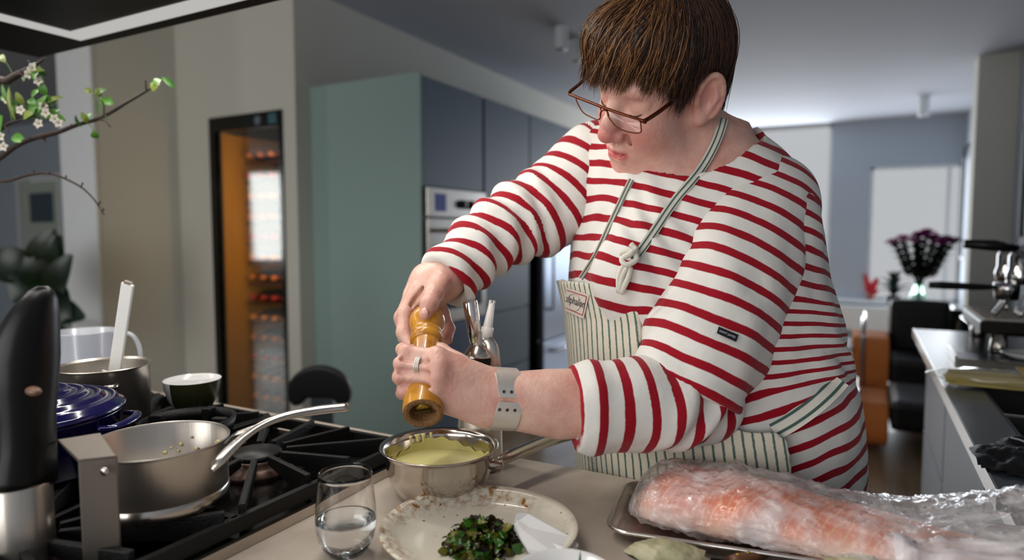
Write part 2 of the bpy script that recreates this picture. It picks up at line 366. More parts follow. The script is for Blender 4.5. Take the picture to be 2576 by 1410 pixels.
stk = obj('round_sticker', lathe([(.026, 0), (.026, .002)], ((-3.12), YA - .010, NZ1 - .05), 24, (0, -1, 0)), mat('sticker', lin(120, 130, 140), .4, var=(90, lin(40, 60, 90))), wc, smooth=False)
obj('square_sticker', box(-3.03, -2.965, YA - .012, YA - .0101, NZ1 - .075, NZ1 - .02), mat('sticker2', lin(60, 120, 130), .4, var=(70, lin(30, 50, 70))), wc, smooth=False)
lt = bpy.data.lights.new('wine_cabinet_lamp', 'AREA'); lt.shape = 'RECTANGLE'; lt.size = .025; lt.size_y = .9; lt.energy = 1.7; lt.color = (1, .74, .3)
lo = bpy.data.objects.new('wine_cabinet_lamp', lt); COL.objects.link(lo); lo.location = (NX1 - .034, YA + .075, 1.42); lo.rotation_euler = (math.pi / 2, 0, math.pi / 2); lo.rotation_euler = Vector((-1, .25, 0)).to_track_quat('-Z', 'Y').to_euler()
M_RACK = mat('rack_wood', lin(92, 44, 14), .5)
M_BOTTLE = mat('dark_bottle', lin(22, 14, 8), .4, spec=.2)
caps = [mat('capsule_%s' % n, c, .55, .0) for n, c in (('copper', lin(196, 104, 34)), ('red', lin(170, 34, 22)), ('amber', lin(214, 130, 46)))]
bprof = [(.0, 0), (.034, .002), (.037, .01), (.037, .19), (.033, .215), (.016, .245), (.0145, .29)]
bme = None; rows = 13
for r in range(rows):
    z = .24 + r * .128
    obj('rack_shelf', join(*[box(NX0 + .06, NX1 - .025, y_, y_ + .018, z - .05, z - .038) for y_ in (YA + .2, YA + .42)]), M_RACK, wc, smooth=False)
    for q in range(5):
        x = -3.42 + q * .095
        k = (r * 2 + q * 3) % 3
        b = thing('wine_bottle', 'dark wine bottle with %s capsule lying in the amber lit wine cabinet' % ('copper', 'red', 'amber')[k], 'bottle', (x, YA + .4, z - .037), 'bottles with %s capsules in the wine cabinet' % ('copper', 'red', 'amber')[k])
        if r == 0 and q == 0:
            g = obj('bottle_glass', lathe(bprof, (x, YA + .47, z), 16, (0, -1, 0)), M_BOTTLE, b)
            cps = [obj('capsule', lathe([(.0165, .262), (.0168, .31), (.001, .311)], (x, YA + .47, z), 14, (0, -1, 0)), caps[k], b)]
            bme = g.data; cme = [cps[0].data]
            for kk in range(1, 3):
                c2 = cme[0].copy(); c2.materials[0] = caps[(k + kk) % 3]; cme.append(c2)
        else:
            for nm, md in (('bottle_glass', bme), ('capsule', cme[k])):
                o = bpy.data.objects.new(nm, md); COL.objects.link(o); o.parent = b
# ceiling spots
def spot(px, py, label, h=.15, r=.045):
    p = hit(px, py, 2, CEIL)
    s = thing('ceiling_spot', label, 'ceiling light', (p[0], p[1], CEIL - h), 'cylindrical ceiling spots')
    obj('lamp_body', lathe([(r * .8, 0), (r, .004), (r, h)], (p[0], p[1], CEIL - h), 28), M_TRIM, s, flat_angle=40)
    obj('lamp_lens', lathe([(r * .78, -.001), (r * .78, .003)], (p[0], p[1], CEIL - h), 24), mat('spot_lens', lin(60, 60, 66), .2), s)
spot(1412, 68, 'white cylindrical ceiling spot near the tall cabinets')
spot(1452, 100, 'white cylindrical ceiling spot half hidden behind the hair')
spot(2325, 243, 'white cylindrical ceiling spot near the street window', .2, .05)
# ---------------------------------------------------------------- living end of the room
M_LEATHER = mat('black_leather', lin(14, 13, 14), .45, bump=(60, .1))
M_ORANGE = mat('orange_wool', lin(232, 136, 66), .8, bump=(200, .2))
def armchair(cx_, cy_, label):
    a = thing('armchair', label, 'armchair', (cx_, cy_, 0), 'tubular armchairs')
    for s, x in ((-1, cx_ - .31), (1, cx_ + .31)):
        pr = [(y, z) for y, z in rrect(cy_ - .36, cy_ + .30, .10, .56, .16, 6)]
        V, Fc = prism(pr, -.16 if s < 0 else -.07, .07); V = np.c_[x + s * V[:, 2], V[:, 0], V[:, 1]]
        obj('side_pad', (V, [f[::-1] for f in Fc] if s > 0 else Fc), M_ORANGE if s < 0 else M_LEATHER, a, smooth=False, bevel=.015)
        path = spline([(x, cy_ + .33, .03), (x, cy_ + .33, .5), (x, cy_ + .28, .66), (x, cy_ + .1, .68), (x, cy_ - .25, .68), (x, cy_ - .36, .62), (x, cy_ - .38, .5), (x, cy_ - .38, .03)], 40)
        obj('arm_tube', tube(path, .014, 10), M_CHROME, a)
        obj('floor_runner', bar((x, cy_ - .39, .014), (x, cy_ + .34, .014), .026, .026), M_CHROME, a)
    obj('seat', box(cx_ - .145, cx_ + .24, cy_ - .36, cy_ + .26, .22, .44), M_LEATHER, a, smooth=False, bevel=.04)
    obj('backrest', box(cx_ - .145, cx_ + .24, cy_ + .14, cy_ + .32, .40, .80), M_LEATHER, a, smooth=False, bevel=.05)
armchair(.33, 5.42, 'orange and black armchair with chrome tube arms in front of the console')
def footstool(cx_, cy_):
    a = thing('footstool', 'low orange and black footstool with chrome tubes beside the side worktop', 'footstool', (cx_, cy_, 0))
    for s, x in ((-1, cx_ - .31), (1, cx_ + .31)):
        V, Fc = prism(rrect(cy_ - .30, cy_ + .28, .05, .30, .10, 6), -.16 if s < 0 else -.07, .07); V = np.c_[x + s * V[:, 2], V[:, 0], V[:, 1]]
        obj('side_pad', (V, [f[::-1] for f in Fc] if s > 0 else Fc), M_ORANGE if s < 0 else M_LEATHER, a, smooth=False, bevel=.015)
        obj('tube_frame', tube(spline([(x, cy_ + .32, .03), (x, cy_ + .32, .25), (x, cy_ + .26, .34), (x, cy_, .35), (x, cy_ - .26, .34), (x, cy_ - .33, .25), (x, cy_ - .33, .03)], 40), .014, 10), M_CHROME, a)
    obj('seat', box(cx_ - .145, cx_ + .24, cy_ - .3, cy_ + .28, .16, .34), M_LEATHER, a, smooth=False, bevel=.04)
footstool(.31, 4.52)
cs = thing('console_table', 'black console cabinet carrying the vase of flowers', 'console', (.63, 6.08, 0))
obj('body', box(.28, .98, 5.96, 6.22, .02, .68), M_BLACK, cs, smooth=False, bevel=.005)
obj('top', box(.25, .99, 5.93, 6.235, .682, .71), M_BLACKGLOSS, cs, smooth=False, bevel=.004)
cpt = hit(2303, 762, 2, .711); cpt[1] = min(cpt[1], 6.1)
vx, vy, vz = cpt
vs = thing('flower_vase', 'clear glass vase holding purple and pink flowers', 'vase', cpt)
obj('glass', lathe([(r_ * .9, h_ * .75) for r_, h_ in [(.05, 0), (.06, .01), (.072, .08), (.05, .17), (.034, .22), (.04, .26), (.036, .26), (.03, .22), (.046, .17), (.067, .08), (.055, .014), (.0, .012)]], cpt, 28), glassmat('vase_glass', (.9, 1, .95, 1)), vs)
M_STEM = mat('flower_stem', lin(26, 48, 24), .6); M_DLEAF = mat('bouquet_leaf', lin(14, 26, 16), .5)
blooms = [(-.24, .78, 'pale'), (-.15, .83, 'pale'), (-.05, .80, 'pale'), (.05, .90, 'deep'), (.12, .84, 'deep'), (-.02, .87, 'deep'), (.22, .82, 'dusk'), (.29, .80, 'dusk'), (.17, .78, 'deep')]
def petal(name, col):
    m = mat(name, col, .6); nt = m.node_tree; t = nt.nodes.new('ShaderNodeBsdfTranslucent'); t.inputs[0].default_value = col; x = nt.nodes.new('ShaderNodeMixShader'); x.inputs[0].default_value = .5
    b = nt.nodes['Principled BSDF']; o = nt.nodes['Material Output']; nt.links.new(b.outputs[0], x.inputs[1]); nt.links.new(t.outputs[0], x.inputs[2]); nt.links.new(x.outputs[0], o.inputs[0]); return m
MB = {'pale': petal('pale_pink_petal', lin(226, 170, 208)), 'deep': petal('purple_petal', lin(190, 60, 160)), 'dusk': petal('dusky_petal', lin(176, 124, 158))}
def leafshape(a, b, w, nrm, bend=.15, n=7):
    "pointed leaf from a to b"
    a = np.array(a, float); b = np.array(b, float); d = b - a; L = np.linalg.norm(d); d /= L
    s = np.cross(d, nrm); s /= np.linalg.norm(s) + 1e-9; u = np.cross(s, d); V = []; Fc = []
    for i in range(n):
        t = i / (n - 1); ww = w * math.sin(math.pi * min(1, t * .92 + .04)) ** .8; o_ = u * (bend * L * math.sin(math.pi * t) )
        V += [a + d * L * t - s * ww + o_ + u * ww * .3, a + d * L * t + o_, a + d * L * t + s * ww + o_ + u * ww * .3]
    for i in range(n - 1):
        for j in range(2): Fc.append((i * 3 + j, i * 3 + j + 1, i * 3 + j + 4, i * 3 + j + 3))
    return np.array(V), Fc
for k, (dx, dz, kind) in enumerate(blooms):
    yo = .08 * math.sin(k * 2.1)
    base = np.array([vx + .01 * math.cos(k), vy + .01 * math.sin(k), vz + .05]); tip = np.array([vx + dx * .78, vy + yo, vz + dz * .66 - .02])
    f = thing('cut_flower', {'pale': 'pale pink bloom', 'deep': 'deep purple bloom', 'dusk': 'dusky mauve bloom'}[kind] + ' in the glass vase on the console', 'flower', base, 'blooms in the vase: ' + kind)
    obj('stem', tube(spline([base, (vx + dx * .12, vy + yo * .3, vz + .22), tip], 10), .006, 6), M_STEM, f)
    pet = []
    for q in range(22):
        a_ = q * 2.4; rr = .03 + .055 * (q / 22); e = tip + np.array([math.cos(a_) * rr, math.sin(a_) * rr, .045 - .05 * q / 22])
        pet.append(leafshape(tip + np.array([0, 0, -.02]), e, .036, (0, 0, 1), .25, 5))
    obj('petals', join(*pet), MB[kind], f)
    lv = []
    for q in range(16):
        t = .38 + .036 * q; p0 = base + (tip - base) * t; a_ = q * 2.0 + k
        lv.append(leafshape(p0, p0 + np.array([math.cos(a_) * .07, math.sin(a_) * .07, .04]), .032, (0, 0, 1), .1, 5))
    obj('leaves', join(*lv), M_DLEAF, f)
# small plant and a red ornament on the sill
sp = np.array([cpt[0] - .17, cpt[1] + .02, .711])
pl = thing('small_potted_plant', 'small dark leafy plant on the console beside the vase', 'plant', sp)
obj('pot', lathe([(.04, 0), (.055, .07), (.05, .07), (.045, .05)], sp, 20), M_BLACK, pl)
obj('foliage', join(*[leafshape(sp + np.array([0, 0, .06]), sp + np.array([math.cos(k * 2.4) * (.06 + .05 * (k % 3)), math.sin(k * 2.4) * .08, .12 + .05 * (k % 4)]), .028, (0, 0, 1), .2, 5) for k in range(22)]), mat('dusty_leaf', lin(62, 86, 84), .6), pl)
rp = (.10, 9.15, .476)
ro = thing('red_flower_ornament', 'small red flower ornament on the window sill', 'ornament', rp)
obj('base', lathe([(.03, 0), (.035, .05), (.02, .06)], rp, 16), mat('terracotta', lin(150, 70, 50), .7), ro)
obj('petals', join(*[leafshape((rp[0], rp[1], .53), (rp[0] + math.cos(k * 2.4) * .08, rp[1] + .03 * math.sin(k * 2.4), .60 + .05 * (k % 5)), .03, (0, 1, 0), .1, 5) for k in range(10)]), mat('red_petal', lin(176, 34, 52), .6), ro)
# radiator with its valve
rd = thing('radiator', 'pale panel radiator under the street window', 'radiator', (-.02, 9.05, .12))
obj('panel', box(-.3, .95, 9.02, 9.1, .1, .40), M_TRIM, rd, smooth=False, bevel=.01)
obj('valve_pipe', tube([(-.34, 9.06, 0), (-.34, 9.06, .42)], .012, 10), M_STEEL_H, rd)
obj('valve_head', lathe([(.02, 0), (.034, .02), (.034, .07), (.02, .085)], (-.34, 9.06, .41), 18), M_TRIM, rd)
# low table with a blue seat under it
tb = hit(2106, 862, 2, .5)
tt = thing('side_table', 'small dark side table with pale top near the radiator', 'table', (tb[0], tb[1], 0))
obj('table_top', box(tb[0] - .16, tb[0] + .10, tb[1] - .25, tb[1] + .25, .48, .505), mat('pale_top', lin(190, 196, 205), .3), tt, smooth=False)
for sx in (-.13, .07):
    for sy in (-.22, .22): obj('leg', bar((tb[0] + sx, tb[1] + sy, 0), (tb[0] + sx, tb[1] + sy, .48), .04, .04), M_BLACK, tt)
pf = thing('pouf', 'dark denim blue pouf pushed under the small side table', 'pouf', (tb[0], tb[1], 0))
pr = rrect(tb[0] - .13, tb[0] + .06, tb[1] - .2, tb[1] + .2, .05)
obj('cushion', prism(pr, 0.02, .36), mat('denim', lin(38, 58, 88), .85, var=(20, lin(24, 38, 64)), bump=(150, .2)), pf, smooth=False, bevel=.02)
obj('foot', prism(rrect(tb[0] - .11, tb[0] + .04, tb[1] - .16, tb[1] + .16, .05), 0, .02), M_BLACK, pf, smooth=False)
# pictures on the right-hand wall
M_ART = mat('painting_canvas', lin(84, 84, 124), .6, var=(5, lin(34, 38, 60), .3, .7))
def picture(y0, y1, z0, z1, label, art):
    f = thing('picture', label, 'picture', (.99, (y0 + y1) / 2, z0))
    obj('frame', join(box(.955, .999, y0, y1, z0, z0 + .04), box(.955, .999, y0, y1, z1 - .04, z1), box(.955, .999, y0, y0 + .04, z0, z1), box(.955, .999, y1 - .04, y1, z0, z1)), M_BLACK, f, smooth=False)
    obj('canvas', box(.975, .985, y0 + .04, y1 - .04, z0 + .04, z1 - .04), art, f, smooth=False)
picture(4.6, 5.75, 1.22, 2.06, 'dark framed abstract painting on the right-hand wall', M_ART)
picture(8.0, 8.9, 1.0, 2.25, 'large dark framed picture beyond the pier near the window', mat('canvas2', lin(120, 134, 152), .5, var=(3, lin(92, 106, 124))))

# ---------------------------------------------------------------- right-hand worktop
WX0, WX1, WY0, WY1, WZ = .185, .995, 1.14, 2.985, .91
M_STONE = mat('grey_stone_worktop', lin(78, 84, 90), .22, var=(7, lin(56, 62, 70), .3, .7), bump=(30, .03))
SX0, SX1, SY0, SY1 = .262, .80, 1.44, 2.0
wt = thing('side_worktop', 'grey stone worktop on the blue-grey base cabinets', 'worktop', (.6, 2.0, WZ - .03))
obj('slab', join(box(WX0, SX0, WY0, WY1, WZ - .03, WZ), box(SX1, WX1, WY0, WY1, WZ - .03, WZ), box(SX0, SX1, WY0, SY0, WZ - .03, WZ), box(SX0, SX1, SY1, WY1, WZ - .03, WZ)), M_STONE, wt, smooth=False)
obj('edge_strip', box(WX0 - .004, WX0 - .0005, WY0, WY1, WZ - .03, WZ + .001), M_STEEL_H, wt, smooth=False)
M_BASE = mat('blue_grey_lacquer', lin(54, 64, 80), .35)
for k, (y0, y1) in enumerate(((1.14, 1.58), (1.585, 2.30), (2.305, 2.975))):
    b = thing('base_cabinet', ['blue-grey base cabinet with one drawer line, near end of the side worktop', 'blue-grey base cabinet below the black sink', 'blue-grey base cabinet below the coffee machine'][k], 'cabinet', (.6, (y0 + y1) / 2, 0), 'base cabinets of the side worktop')
    if k == 1:
        obj('carcass', join(box(.26, .98, y0, y1, .1, .62), box(.2585, .2605, y0, y1, .62, .86), box(.26, .98, SY1 + .02, y1, .62, .86)), M_GAP, b, smooth=False)
    else:
        obj('carcass', box(.26, .98, y0, y1, .1, .86), M_GAP, b, smooth=False)
    obj('plinth', box(.3, .96, y0, y1, 0, .1), M_GAP, b, smooth=False)
    obj('door', box(.232, .258, y0 + .004, y1 - .004, .11, .82 if k != 2 else .52), M_BASE, b, smooth=False, bevel=.002)
    if k == 2: obj('drawer', box(.232, .258, y0 + .004, y1 - .004, .53, .82), M_BASE, b, smooth=False, bevel=.002)
    obj('grip_strip', box(.226, .231, y0 + .004, y1 - .004, .79, .822), M_STEEL_H, b, smooth=False)
sk = thing('sink', 'black double basin sink set into the side worktop', 'sink', ((SX0 + SX1) / 2, (SY0 + SY1) / 2, .66))
ym = 1.60
def basin(y0, y1):
    t = .006
    return join(box(SX0 + .001, SX1 - .001, y0, y1, .66, .66 + t), box(SX0 + .001, SX0 + t, y0, y1, .66, WZ), box(SX1 - t, SX1 - .001, y0, y1, .66, WZ), box(SX0, SX1, y0, y0 + t, .66, WZ), box(SX0, SX1, y1 - t, y1, .66, WZ))
M_SINK = mat('black_composite', lin(8, 9, 10), .5)
obj('large_basin', basin(1.64, SY1 - .001), M_SINK, sk, smooth=False)
obj('small_basin', basin(SY0 + .001, 1.63), M_SINK, sk, smooth=False)
obj('divider_rim', box(SX0 + .002, SX1 - .002, 1.629, 1.641, WZ - .01, WZ + .002), M_STEEL_H, sk, smooth=False)
# coffee machine
ex, ey = .53, 2.68
em = thing('espresso_machine', 'chrome and black lever espresso machine on the side worktop', 'coffee machine', (ex, ey, WZ))
obj('body', box(ex + .02, ex + .33, ey - .26, ey + .26, WZ + .03, WZ + .40), mat('espresso_black', lin(16, 15, 15), .2), em, smooth=False, bevel=.012)
obj('side_rail', tube(spline([(ex + .015, ey - .24, WZ + .04), (ex + .0, ey - .27, WZ + .25), (ex + .02, ey - .26, WZ + .42), (ex + .2, ey - .26, WZ + .44)], 20), .010, 10), M_CHROME, em)
dt = obj('drip_tray', box(ex - .20, ex + .04, ey - .20, ey + .22, WZ + .06, WZ + .10), mat('drip_black', lin(26, 20, 16), .35, .6), em, smooth=False, bevel=.006)
for k in range(14): obj('grid_bar', box(ex - .19, ex + .02, ey - .19 + k * .029, ey - .18 + k * .029, WZ + .101, WZ + .108), M_STEEL_H, dt, smooth=False)
for yy in (ey - .2, ey + .2):
    for xx in (ex - .15, ex + .25): obj('foot', lathe([(.022, 0), (.026, .01), (.02, .06)], (xx, yy, WZ), 16), M_STEEL_H, em)
obj('tray_support', box(ex - .13, ex - .05, ey - .12, ey + .14, WZ + .045, WZ + .06), M_BLACK, em, smooth=False)
for k, yy in enumerate((ey - .09, ey + .11)):
    gh = obj('group_head', lathe([(.034, 0), (.036, .03), (.03, .05), (.03, .09), (.02, .11)], (ex - .09, yy, WZ + .21), 24), M_CHROME, em)
    obj('group_neck', tube(spline([(ex - .09, yy, WZ + .29), (ex - .03, yy, WZ + .315), (ex + .03, yy, WZ + .30)], 10), .024, 12), M_CHROME, em)
pf2 = obj('portafilter', lathe([(.033, -.035), (.036, 0), (.036, .02)], (ex - .12, ey - .09, WZ + .195), 24), M_CHROME, em)
obj('portafilter_handle', tube([(ex - .155, ey - .10, WZ + .20), (ex - .20, ey - .11, WZ + .20), (ex - .30, ey - .13, WZ + .203), (ex - .335, ey - .14, WZ + .203)], [.008, .011, .013, .011], 12), M_BLACK, pf2)
obj('portafilter_spout', tube(spline([(ex - .12, ey - .09, WZ + .165), (ex - .14, ey - .095, WZ + .13), (ex - .15, ey - .1, WZ + .115)], 8), .009, 10), M_CHROME, pf2)
lv = obj('lever', tube(spline([(ex - .05, ey - .14, WZ + .25), (ex - .10, ey - .16, WZ + .31), (ex - .14, ey - .17, WZ + .34)], 10), .008, 10), M_CHROME, em)
obj('lever_grip', tube([(ex - .11, ey - .16, WZ + .325), (ex - .17, ey - .175, WZ + .335), (ex - .25, ey - .19, WZ + .34)], [.012, .018, .014], 12), M_BLACK, lv)
for k, dy in enumerate((-.2, -.15, .0, .05)):
    obj('steam_wand', tube(spline([(ex + .0, ey + dy, WZ + .31), (ex - .06, ey + dy - .01, WZ + .27), (ex - .08 - .01 * k, ey + dy - .02, WZ + .18), (ex - .11, ey + dy - .03, WZ + .12)], 14), [.008, .006, .005, .007], 10), M_CHROME, em)
obj('valve_knob', lathe([(.02, 0), (.024, .02), (.012, .03)], (ex - .02, ey - .2, WZ + .34), 18, (-1, 0, 0)), M_BLACK, em)
obj('cup_rail', box(ex - .04, ex + .08, ey - .24, ey - .18, WZ + .325, WZ + .365), M_STEEL_H, em, smooth=False, bevel=.006)
obj('hood_cap', lathe([(.02, 0), (.022, .03), (.008, .04)], (ex + .06, ey - .22, WZ + .43), 16), M_BLACK, em)
# things lying along the side worktop
q = hit(2470, 902, 2, .92)
tr = thing('steel_platter', 'dark steel platter on the side worktop in front of the coffee machine', 'platter', (q[0] + .1, q[1], WZ))
obj('plate', prism(rrect(q[0] - .07, q[0] + .38, q[1] - .09, q[1] + .08, .02), WZ + .0005, WZ + .012), mat('dark_platter', lin(52, 54, 58), .3, .8), tr, smooth=False)
obj('rim', join(box(q[0] - .075, q[0] - .068, q[1] - .09, q[1] + .11, WZ + .001, WZ + .026), box(q[0] - .07, q[0] + .38, q[1] - .095, q[1] - .088, WZ + .001, WZ + .02)), M_STEEL_H, tr, smooth=False)
dsh = thing('white_dish', 'white oval dish resting on the dark steel platter', 'dish', (q[0] + .2, q[1], WZ + .013))
obj('dish', (lambda vf: (np.asarray(vf[0]) * np.array([1.5, .8, 1]) + np.array([q[0] + .2, q[1] + .01, WZ + .013]), vf[1]))(lathe([(.05, 0), (.085, .004), (.105, .02), (.10, .02), (.08, .009), (0, .006)], n=36)), M_PORC, dsh)
mt = thing('raw_meat', 'pale pink piece of raw meat on the white dish', 'meat', (q[0] + .22, q[1], WZ + .03))
V_, F_ = ball((q[0] + .22, q[1], WZ + .043), (.09, .045, .026), 20, 12); V_ = V_ + .012 * np.stack([vnoise(V_, 40, 3), vnoise(V_, 40, 4), vnoise(V_, 50, 5)], 1)
obj('flesh', (V_, F_), mat('meat_pink', lin(150, 96, 96), .35, var=(20, lin(190, 150, 140))), mt)
V_, F_ = ball((q[0] + .27, q[1] - .02, WZ + .06), (.03, .018, .016), 14, 8); obj('fat_edge', (V_, F_), mat('meat_fat', lin(196, 176, 128), .4), mt)
q = hit(2500, 945, 2, .94)
sg = thing('spaghetti_pack', 'clear pack of pale yellow spaghetti on the side worktop', 'pasta', (q[0], q[1], WZ))
st = []
for i in range(70):
    a_ = RNG.uniform(-.042, .042); zz = WZ + .008 + abs(RNG.normal(0, .011)); j = RNG.uniform(-.01, .01)
    st.append(tube([(q[0] - .09 + j, q[1] + a_, min(zz, WZ + .034)), (q[0] + .22 + j, q[1] + a_ * 1.05, min(zz, WZ + .034))], .0022, 5))
o = obj('spaghetti', join(*st), mat('spaghetti', lin(196, 178, 106), .5), sg); o['kind'] = 'stuff'
V_, F_ = ball((q[0] + .06, q[1], WZ + .023), (.20, .055, .022), 28, 14); V_ = V_ + .004 * np.stack([vnoise(V_, 60, 1), vnoise(V_, 60, 2), vnoise(V_, 70, 3)], 1); V_[:, 2] = np.maximum(V_[:, 2], WZ + .001)
obj('clear_wrapper', (V_, F_), clearmat('pasta_film', (1, 1, .97, 1), .03, .12), sg)
obj('paper_band', box(q[0] + .05, q[0] + .11, q[1] - .052, q[1] + .052, WZ + .043, WZ + .046), mat('yellow_band', lin(206, 160, 40), .5), sg, smooth=False)
q = hit(2585, 1150, 2, .92)
cl = thing('black_cloth', 'crumpled black cloth lying on the side worktop near the sink', 'cloth', (q[0], q[1], WZ))
g = np.linspace(-1, 1, 40); gx, gy = np.meshgrid(g, g, indexing='ij'); R_ = np.sqrt(gx ** 2 + gy ** 2) * (1 + .25 * np.sin(3 * np.arctan2(gy, gx) + 1))
pp = np.stack([gx * 3, gy * 3, 0 * gx], -1); zz = np.clip(1 - R_, 0, 1) ** .5 * (.016 + .010 * fbm(pp, 1.3, 9)) + WZ + .001
V_ = np.stack([q[0] + gx * .075, q[1] + gy * .13, zz], -1).reshape(-1, 3); keep = (R_ < 1.0)
F_ = [(i * 40 + j, (i + 1) * 40 + j, (i + 1) * 40 + j + 1, i * 40 + j + 1) for i in range(39) for j in range(39) if keep[i, j] and keep[i + 1, j] and keep[i, j + 1] and keep[i + 1, j + 1]]
obj('fabric', (V_, F_), mat('black_cotton', lin(10, 9, 11), .6, bump=(120, .3)), cl)
obj('seam', tube(spline([q + np.array([-.01, .07, .010]), q + np.array([.0, .02, .018]), q + np.array([.02, -.05, .014])], 16), .0018, 6), mat('white_thread', lin(190, 190, 196), .6), cl)
# ---------------------------------------------------------------- island and cooktop
CZ = .91
IX0, IX1, IY0, IY1 = -2.5, .62, .10, .937
M_CTR = mat('warm_grey_worktop', lin(182, 170, 157), .32, var=(9, lin(162, 150, 138), .35, .75), bump=(25, .03))
iw = thing('island_worktop', 'warm grey worktop of the kitchen island carrying the cooktop and food', 'worktop', ((IX0 + IX1) / 2, .52, CZ - .03))
obj('slab', box(IX0, IX1, IY0, IY1, CZ - .03, CZ), M_CTR, iw, smooth=False, bevel=.002)
ib = thing('island_cabinet', 'dark slate island base cabinet under the warm grey worktop', 'cabinet', ((IX0 + IX1) / 2, .5, 0))
obj('carcass', box(IX0 + .05, IX1 - .05, IY0 + .12, IY1 - .09, .1, CZ - .031), M_CABF, ib, smooth=False)
obj('plinth', box(IX0 + .1, IX1 - .1, IY0 + .16, IY1 - .15, 0, .1), M_GAP, ib, smooth=False)
# cooktop
TX1, TX0, TY0, TY1 = -.632, -1.66, .16, .835
ck = thing('gas_cooktop', 'black gas cooktop with steel edge strip set on the island', 'cooktop', ((TX0 + TX1) / 2, .5, CZ))
obj('hob_plate', box(TX0, TX1 - .004, TY0, TY1, CZ + .0005, CZ + .012), mat('hob_black', lin(6, 5, 5), .2, spec=.35), ck, smooth=False, bevel=.002)
obj('edge_strip', box(TX1 - .004, TX1 + .004, TY0, TY1, CZ + .0005, CZ + .014), M_STEEL_H, ck, smooth=False)
GT = .957
M_CAP = mat('burner_cap', lin(16, 14, 14), .45); M_BRASS = mat('burner_brass', lin(84, 66, 58), .4, .7)
def burner(cx_, cy_):
    b = obj('burner', lathe([(.052, 0), (.052, .008), (.040, .012), (.036, .020), (.036, .024)], (cx_, cy_, CZ + .012), 32), M_BRASS, ck)
    obj('burner_cap', lathe([(.034, .0), (.036, .003), (.034, .008), (.001, .010)], (cx_, cy_, CZ + .0365), 32), M_CAP, b)
def fin(c, ang, r0, r1, tall):
    d = np.array([math.cos(ang), math.sin(ang)]); s = np.array([-d[1], d[0]]) * .0042
    a = c + d * r0; b = c + d * r1; zt = GT; za = GT - .013; zb = GT - tall
    q = [(a - s, za), (a + s, za), (b + s, zb), (b - s, zb)]
    return hexa([(p[0], p[1], z) for p, z in q], [(p[0], p[1], zt) for p, z in q])
GW, GH = .152, .16
first = {}
def grate(gx, label):
    g = thing('cast_iron_grate', label, 'grate', (gx, .5, CZ + .013), 'cast iron grates on the cooktop')
    for cy_ in (.665, .345):
        c = np.array([gx, cy_])
        for k in range(12):
            a = math.radians(15 + 30 * k); dx, dy = abs(math.cos(a)), abs(math.sin(a)); r1 = min(GW / max(dx, 1e-3), GH / max(dy, 1e-3)) - .006
            obj('fin', fin(c, a, .042, r1, .034), M_IRON, g, smooth=False, bevel=.0016)
    x0, x1, y0, y1 = gx - GW, gx + GW, .18, .83
    for a, b in (((x0, y0), (x1, y0)), ((x1, y0), (x1, y1)), ((x1, y1), (x0, y1)), ((x0, y1), (x0, y0)), ((x0, .505), (x1, .505))):
        obj('frame_bar', bar((a[0], a[1], CZ + .027), (b[0], b[1], CZ + .027), .009, .018), M_IRON, g, smooth=False)
    for x in (x0, x1):
        for y in (y0, y1): obj('foot', box(x - .007, x + .007, y - .007, y + .007, CZ + .0125, CZ + .03), M_IRON, g, smooth=False)
GX = [-.795, -1.11, -1.425]
for gx, lb in zip(GX, ('cast iron grate with radial fins at the glass end of the cooktop', 'cast iron grate with radial fins in the middle, under the ceramic bowl', 'cast iron grate under the blue casserole and the steel pot')):
    for cy_ in (.665, .345): burner(gx, cy_)
    grate(gx, lb)
# loose wok ring on the middle grate
wr = thing('wok_ring', 'black cast iron wok ring lying on the middle grate', 'wok ring', (-.965, .672, GT))
obj('ring', lathe([(.063, 0), (.069, .0), (.074, .022), (.068, .022)], (-.965, .672, GT + .0005), 40, closed=True), M_IRON, wr)
for k in range(4):
    a = math.radians(20 + 90 * k); d = np.array([math.cos(a), math.sin(a), 0]); c0 = np.array([-.965, .672, GT + .014])
    obj('lug', bar(c0 + d * .045, c0 + d * .067, .012, .024), M_IRON, wr, smooth=False, bevel=.002)
# extractor hood with light strip
HZ = 1.75
M_HOOD = mat('hood_black', lin(7, 6, 6), .5, spec=.2); M_HGLASS = mat('hood_black_glass', lin(5, 5, 6), .35, spec=.12)
HX0, HX1, HY0, HY1 = -1.95, -.45, .02, .965
hd = thing('extractor_hood', 'black extractor hood with a white light strip above the cooktop', 'extractor hood', ((HX0 + HX1) / 2, .5, HZ))
LX0, LX1, LY0, LY1, LW = -1.70, -.62, .14, .935, .05
obj('hood_body', join(box(HX0, LX0, HY0, HY1, HZ, HZ + .05), box(LX1, HX1, HY0, HY1, HZ, HZ + .05), box(LX0, LX1, LY1, HY1, HZ, HZ + .05), box(LX0, LX1, HY0, LY0, HZ, HZ + .05), box(HX0, HX1, HY0, HY1, HZ + .05, HZ + .34)), M_HOOD, hd, smooth=False)
obj('glass_panel', box(LX0 + LW, LX1 - LW, LY0 + LW, LY1 - LW, HZ + .004, HZ + .012), M_HGLASS, hd, smooth=False)
obj('chimney', box(-1.35, -.95, .3, .7, HZ + .34, CEIL - .001), M_HOOD, hd, smooth=False)
M_LED = mat('light_strip', lin(255, 250, 244), .5, emis=((1, .97, .93, 1), .50))
M_LED.node_tree.nodes['Principled BSDF'].inputs['Base Color'].default_value = (0, 0, 0, 1); M_LED.node_tree.nodes['Principled BSDF'].inputs['Specular IOR Level'].default_value = 0
for x0, x1, y0, y1 in ((LX0, LX1, LY1 - LW, LY1), (LX0, LX1, LY0, LY0 + LW), (LX0, LX0 + LW, LY0 + LW, LY1 - LW), (LX1 - LW, LX1, LY0 + LW, LY1 - LW)):
    obj('light_strip', box(x0, x1, y0, y1, HZ + .002, HZ + .014), M_LED, hd, smooth=False)
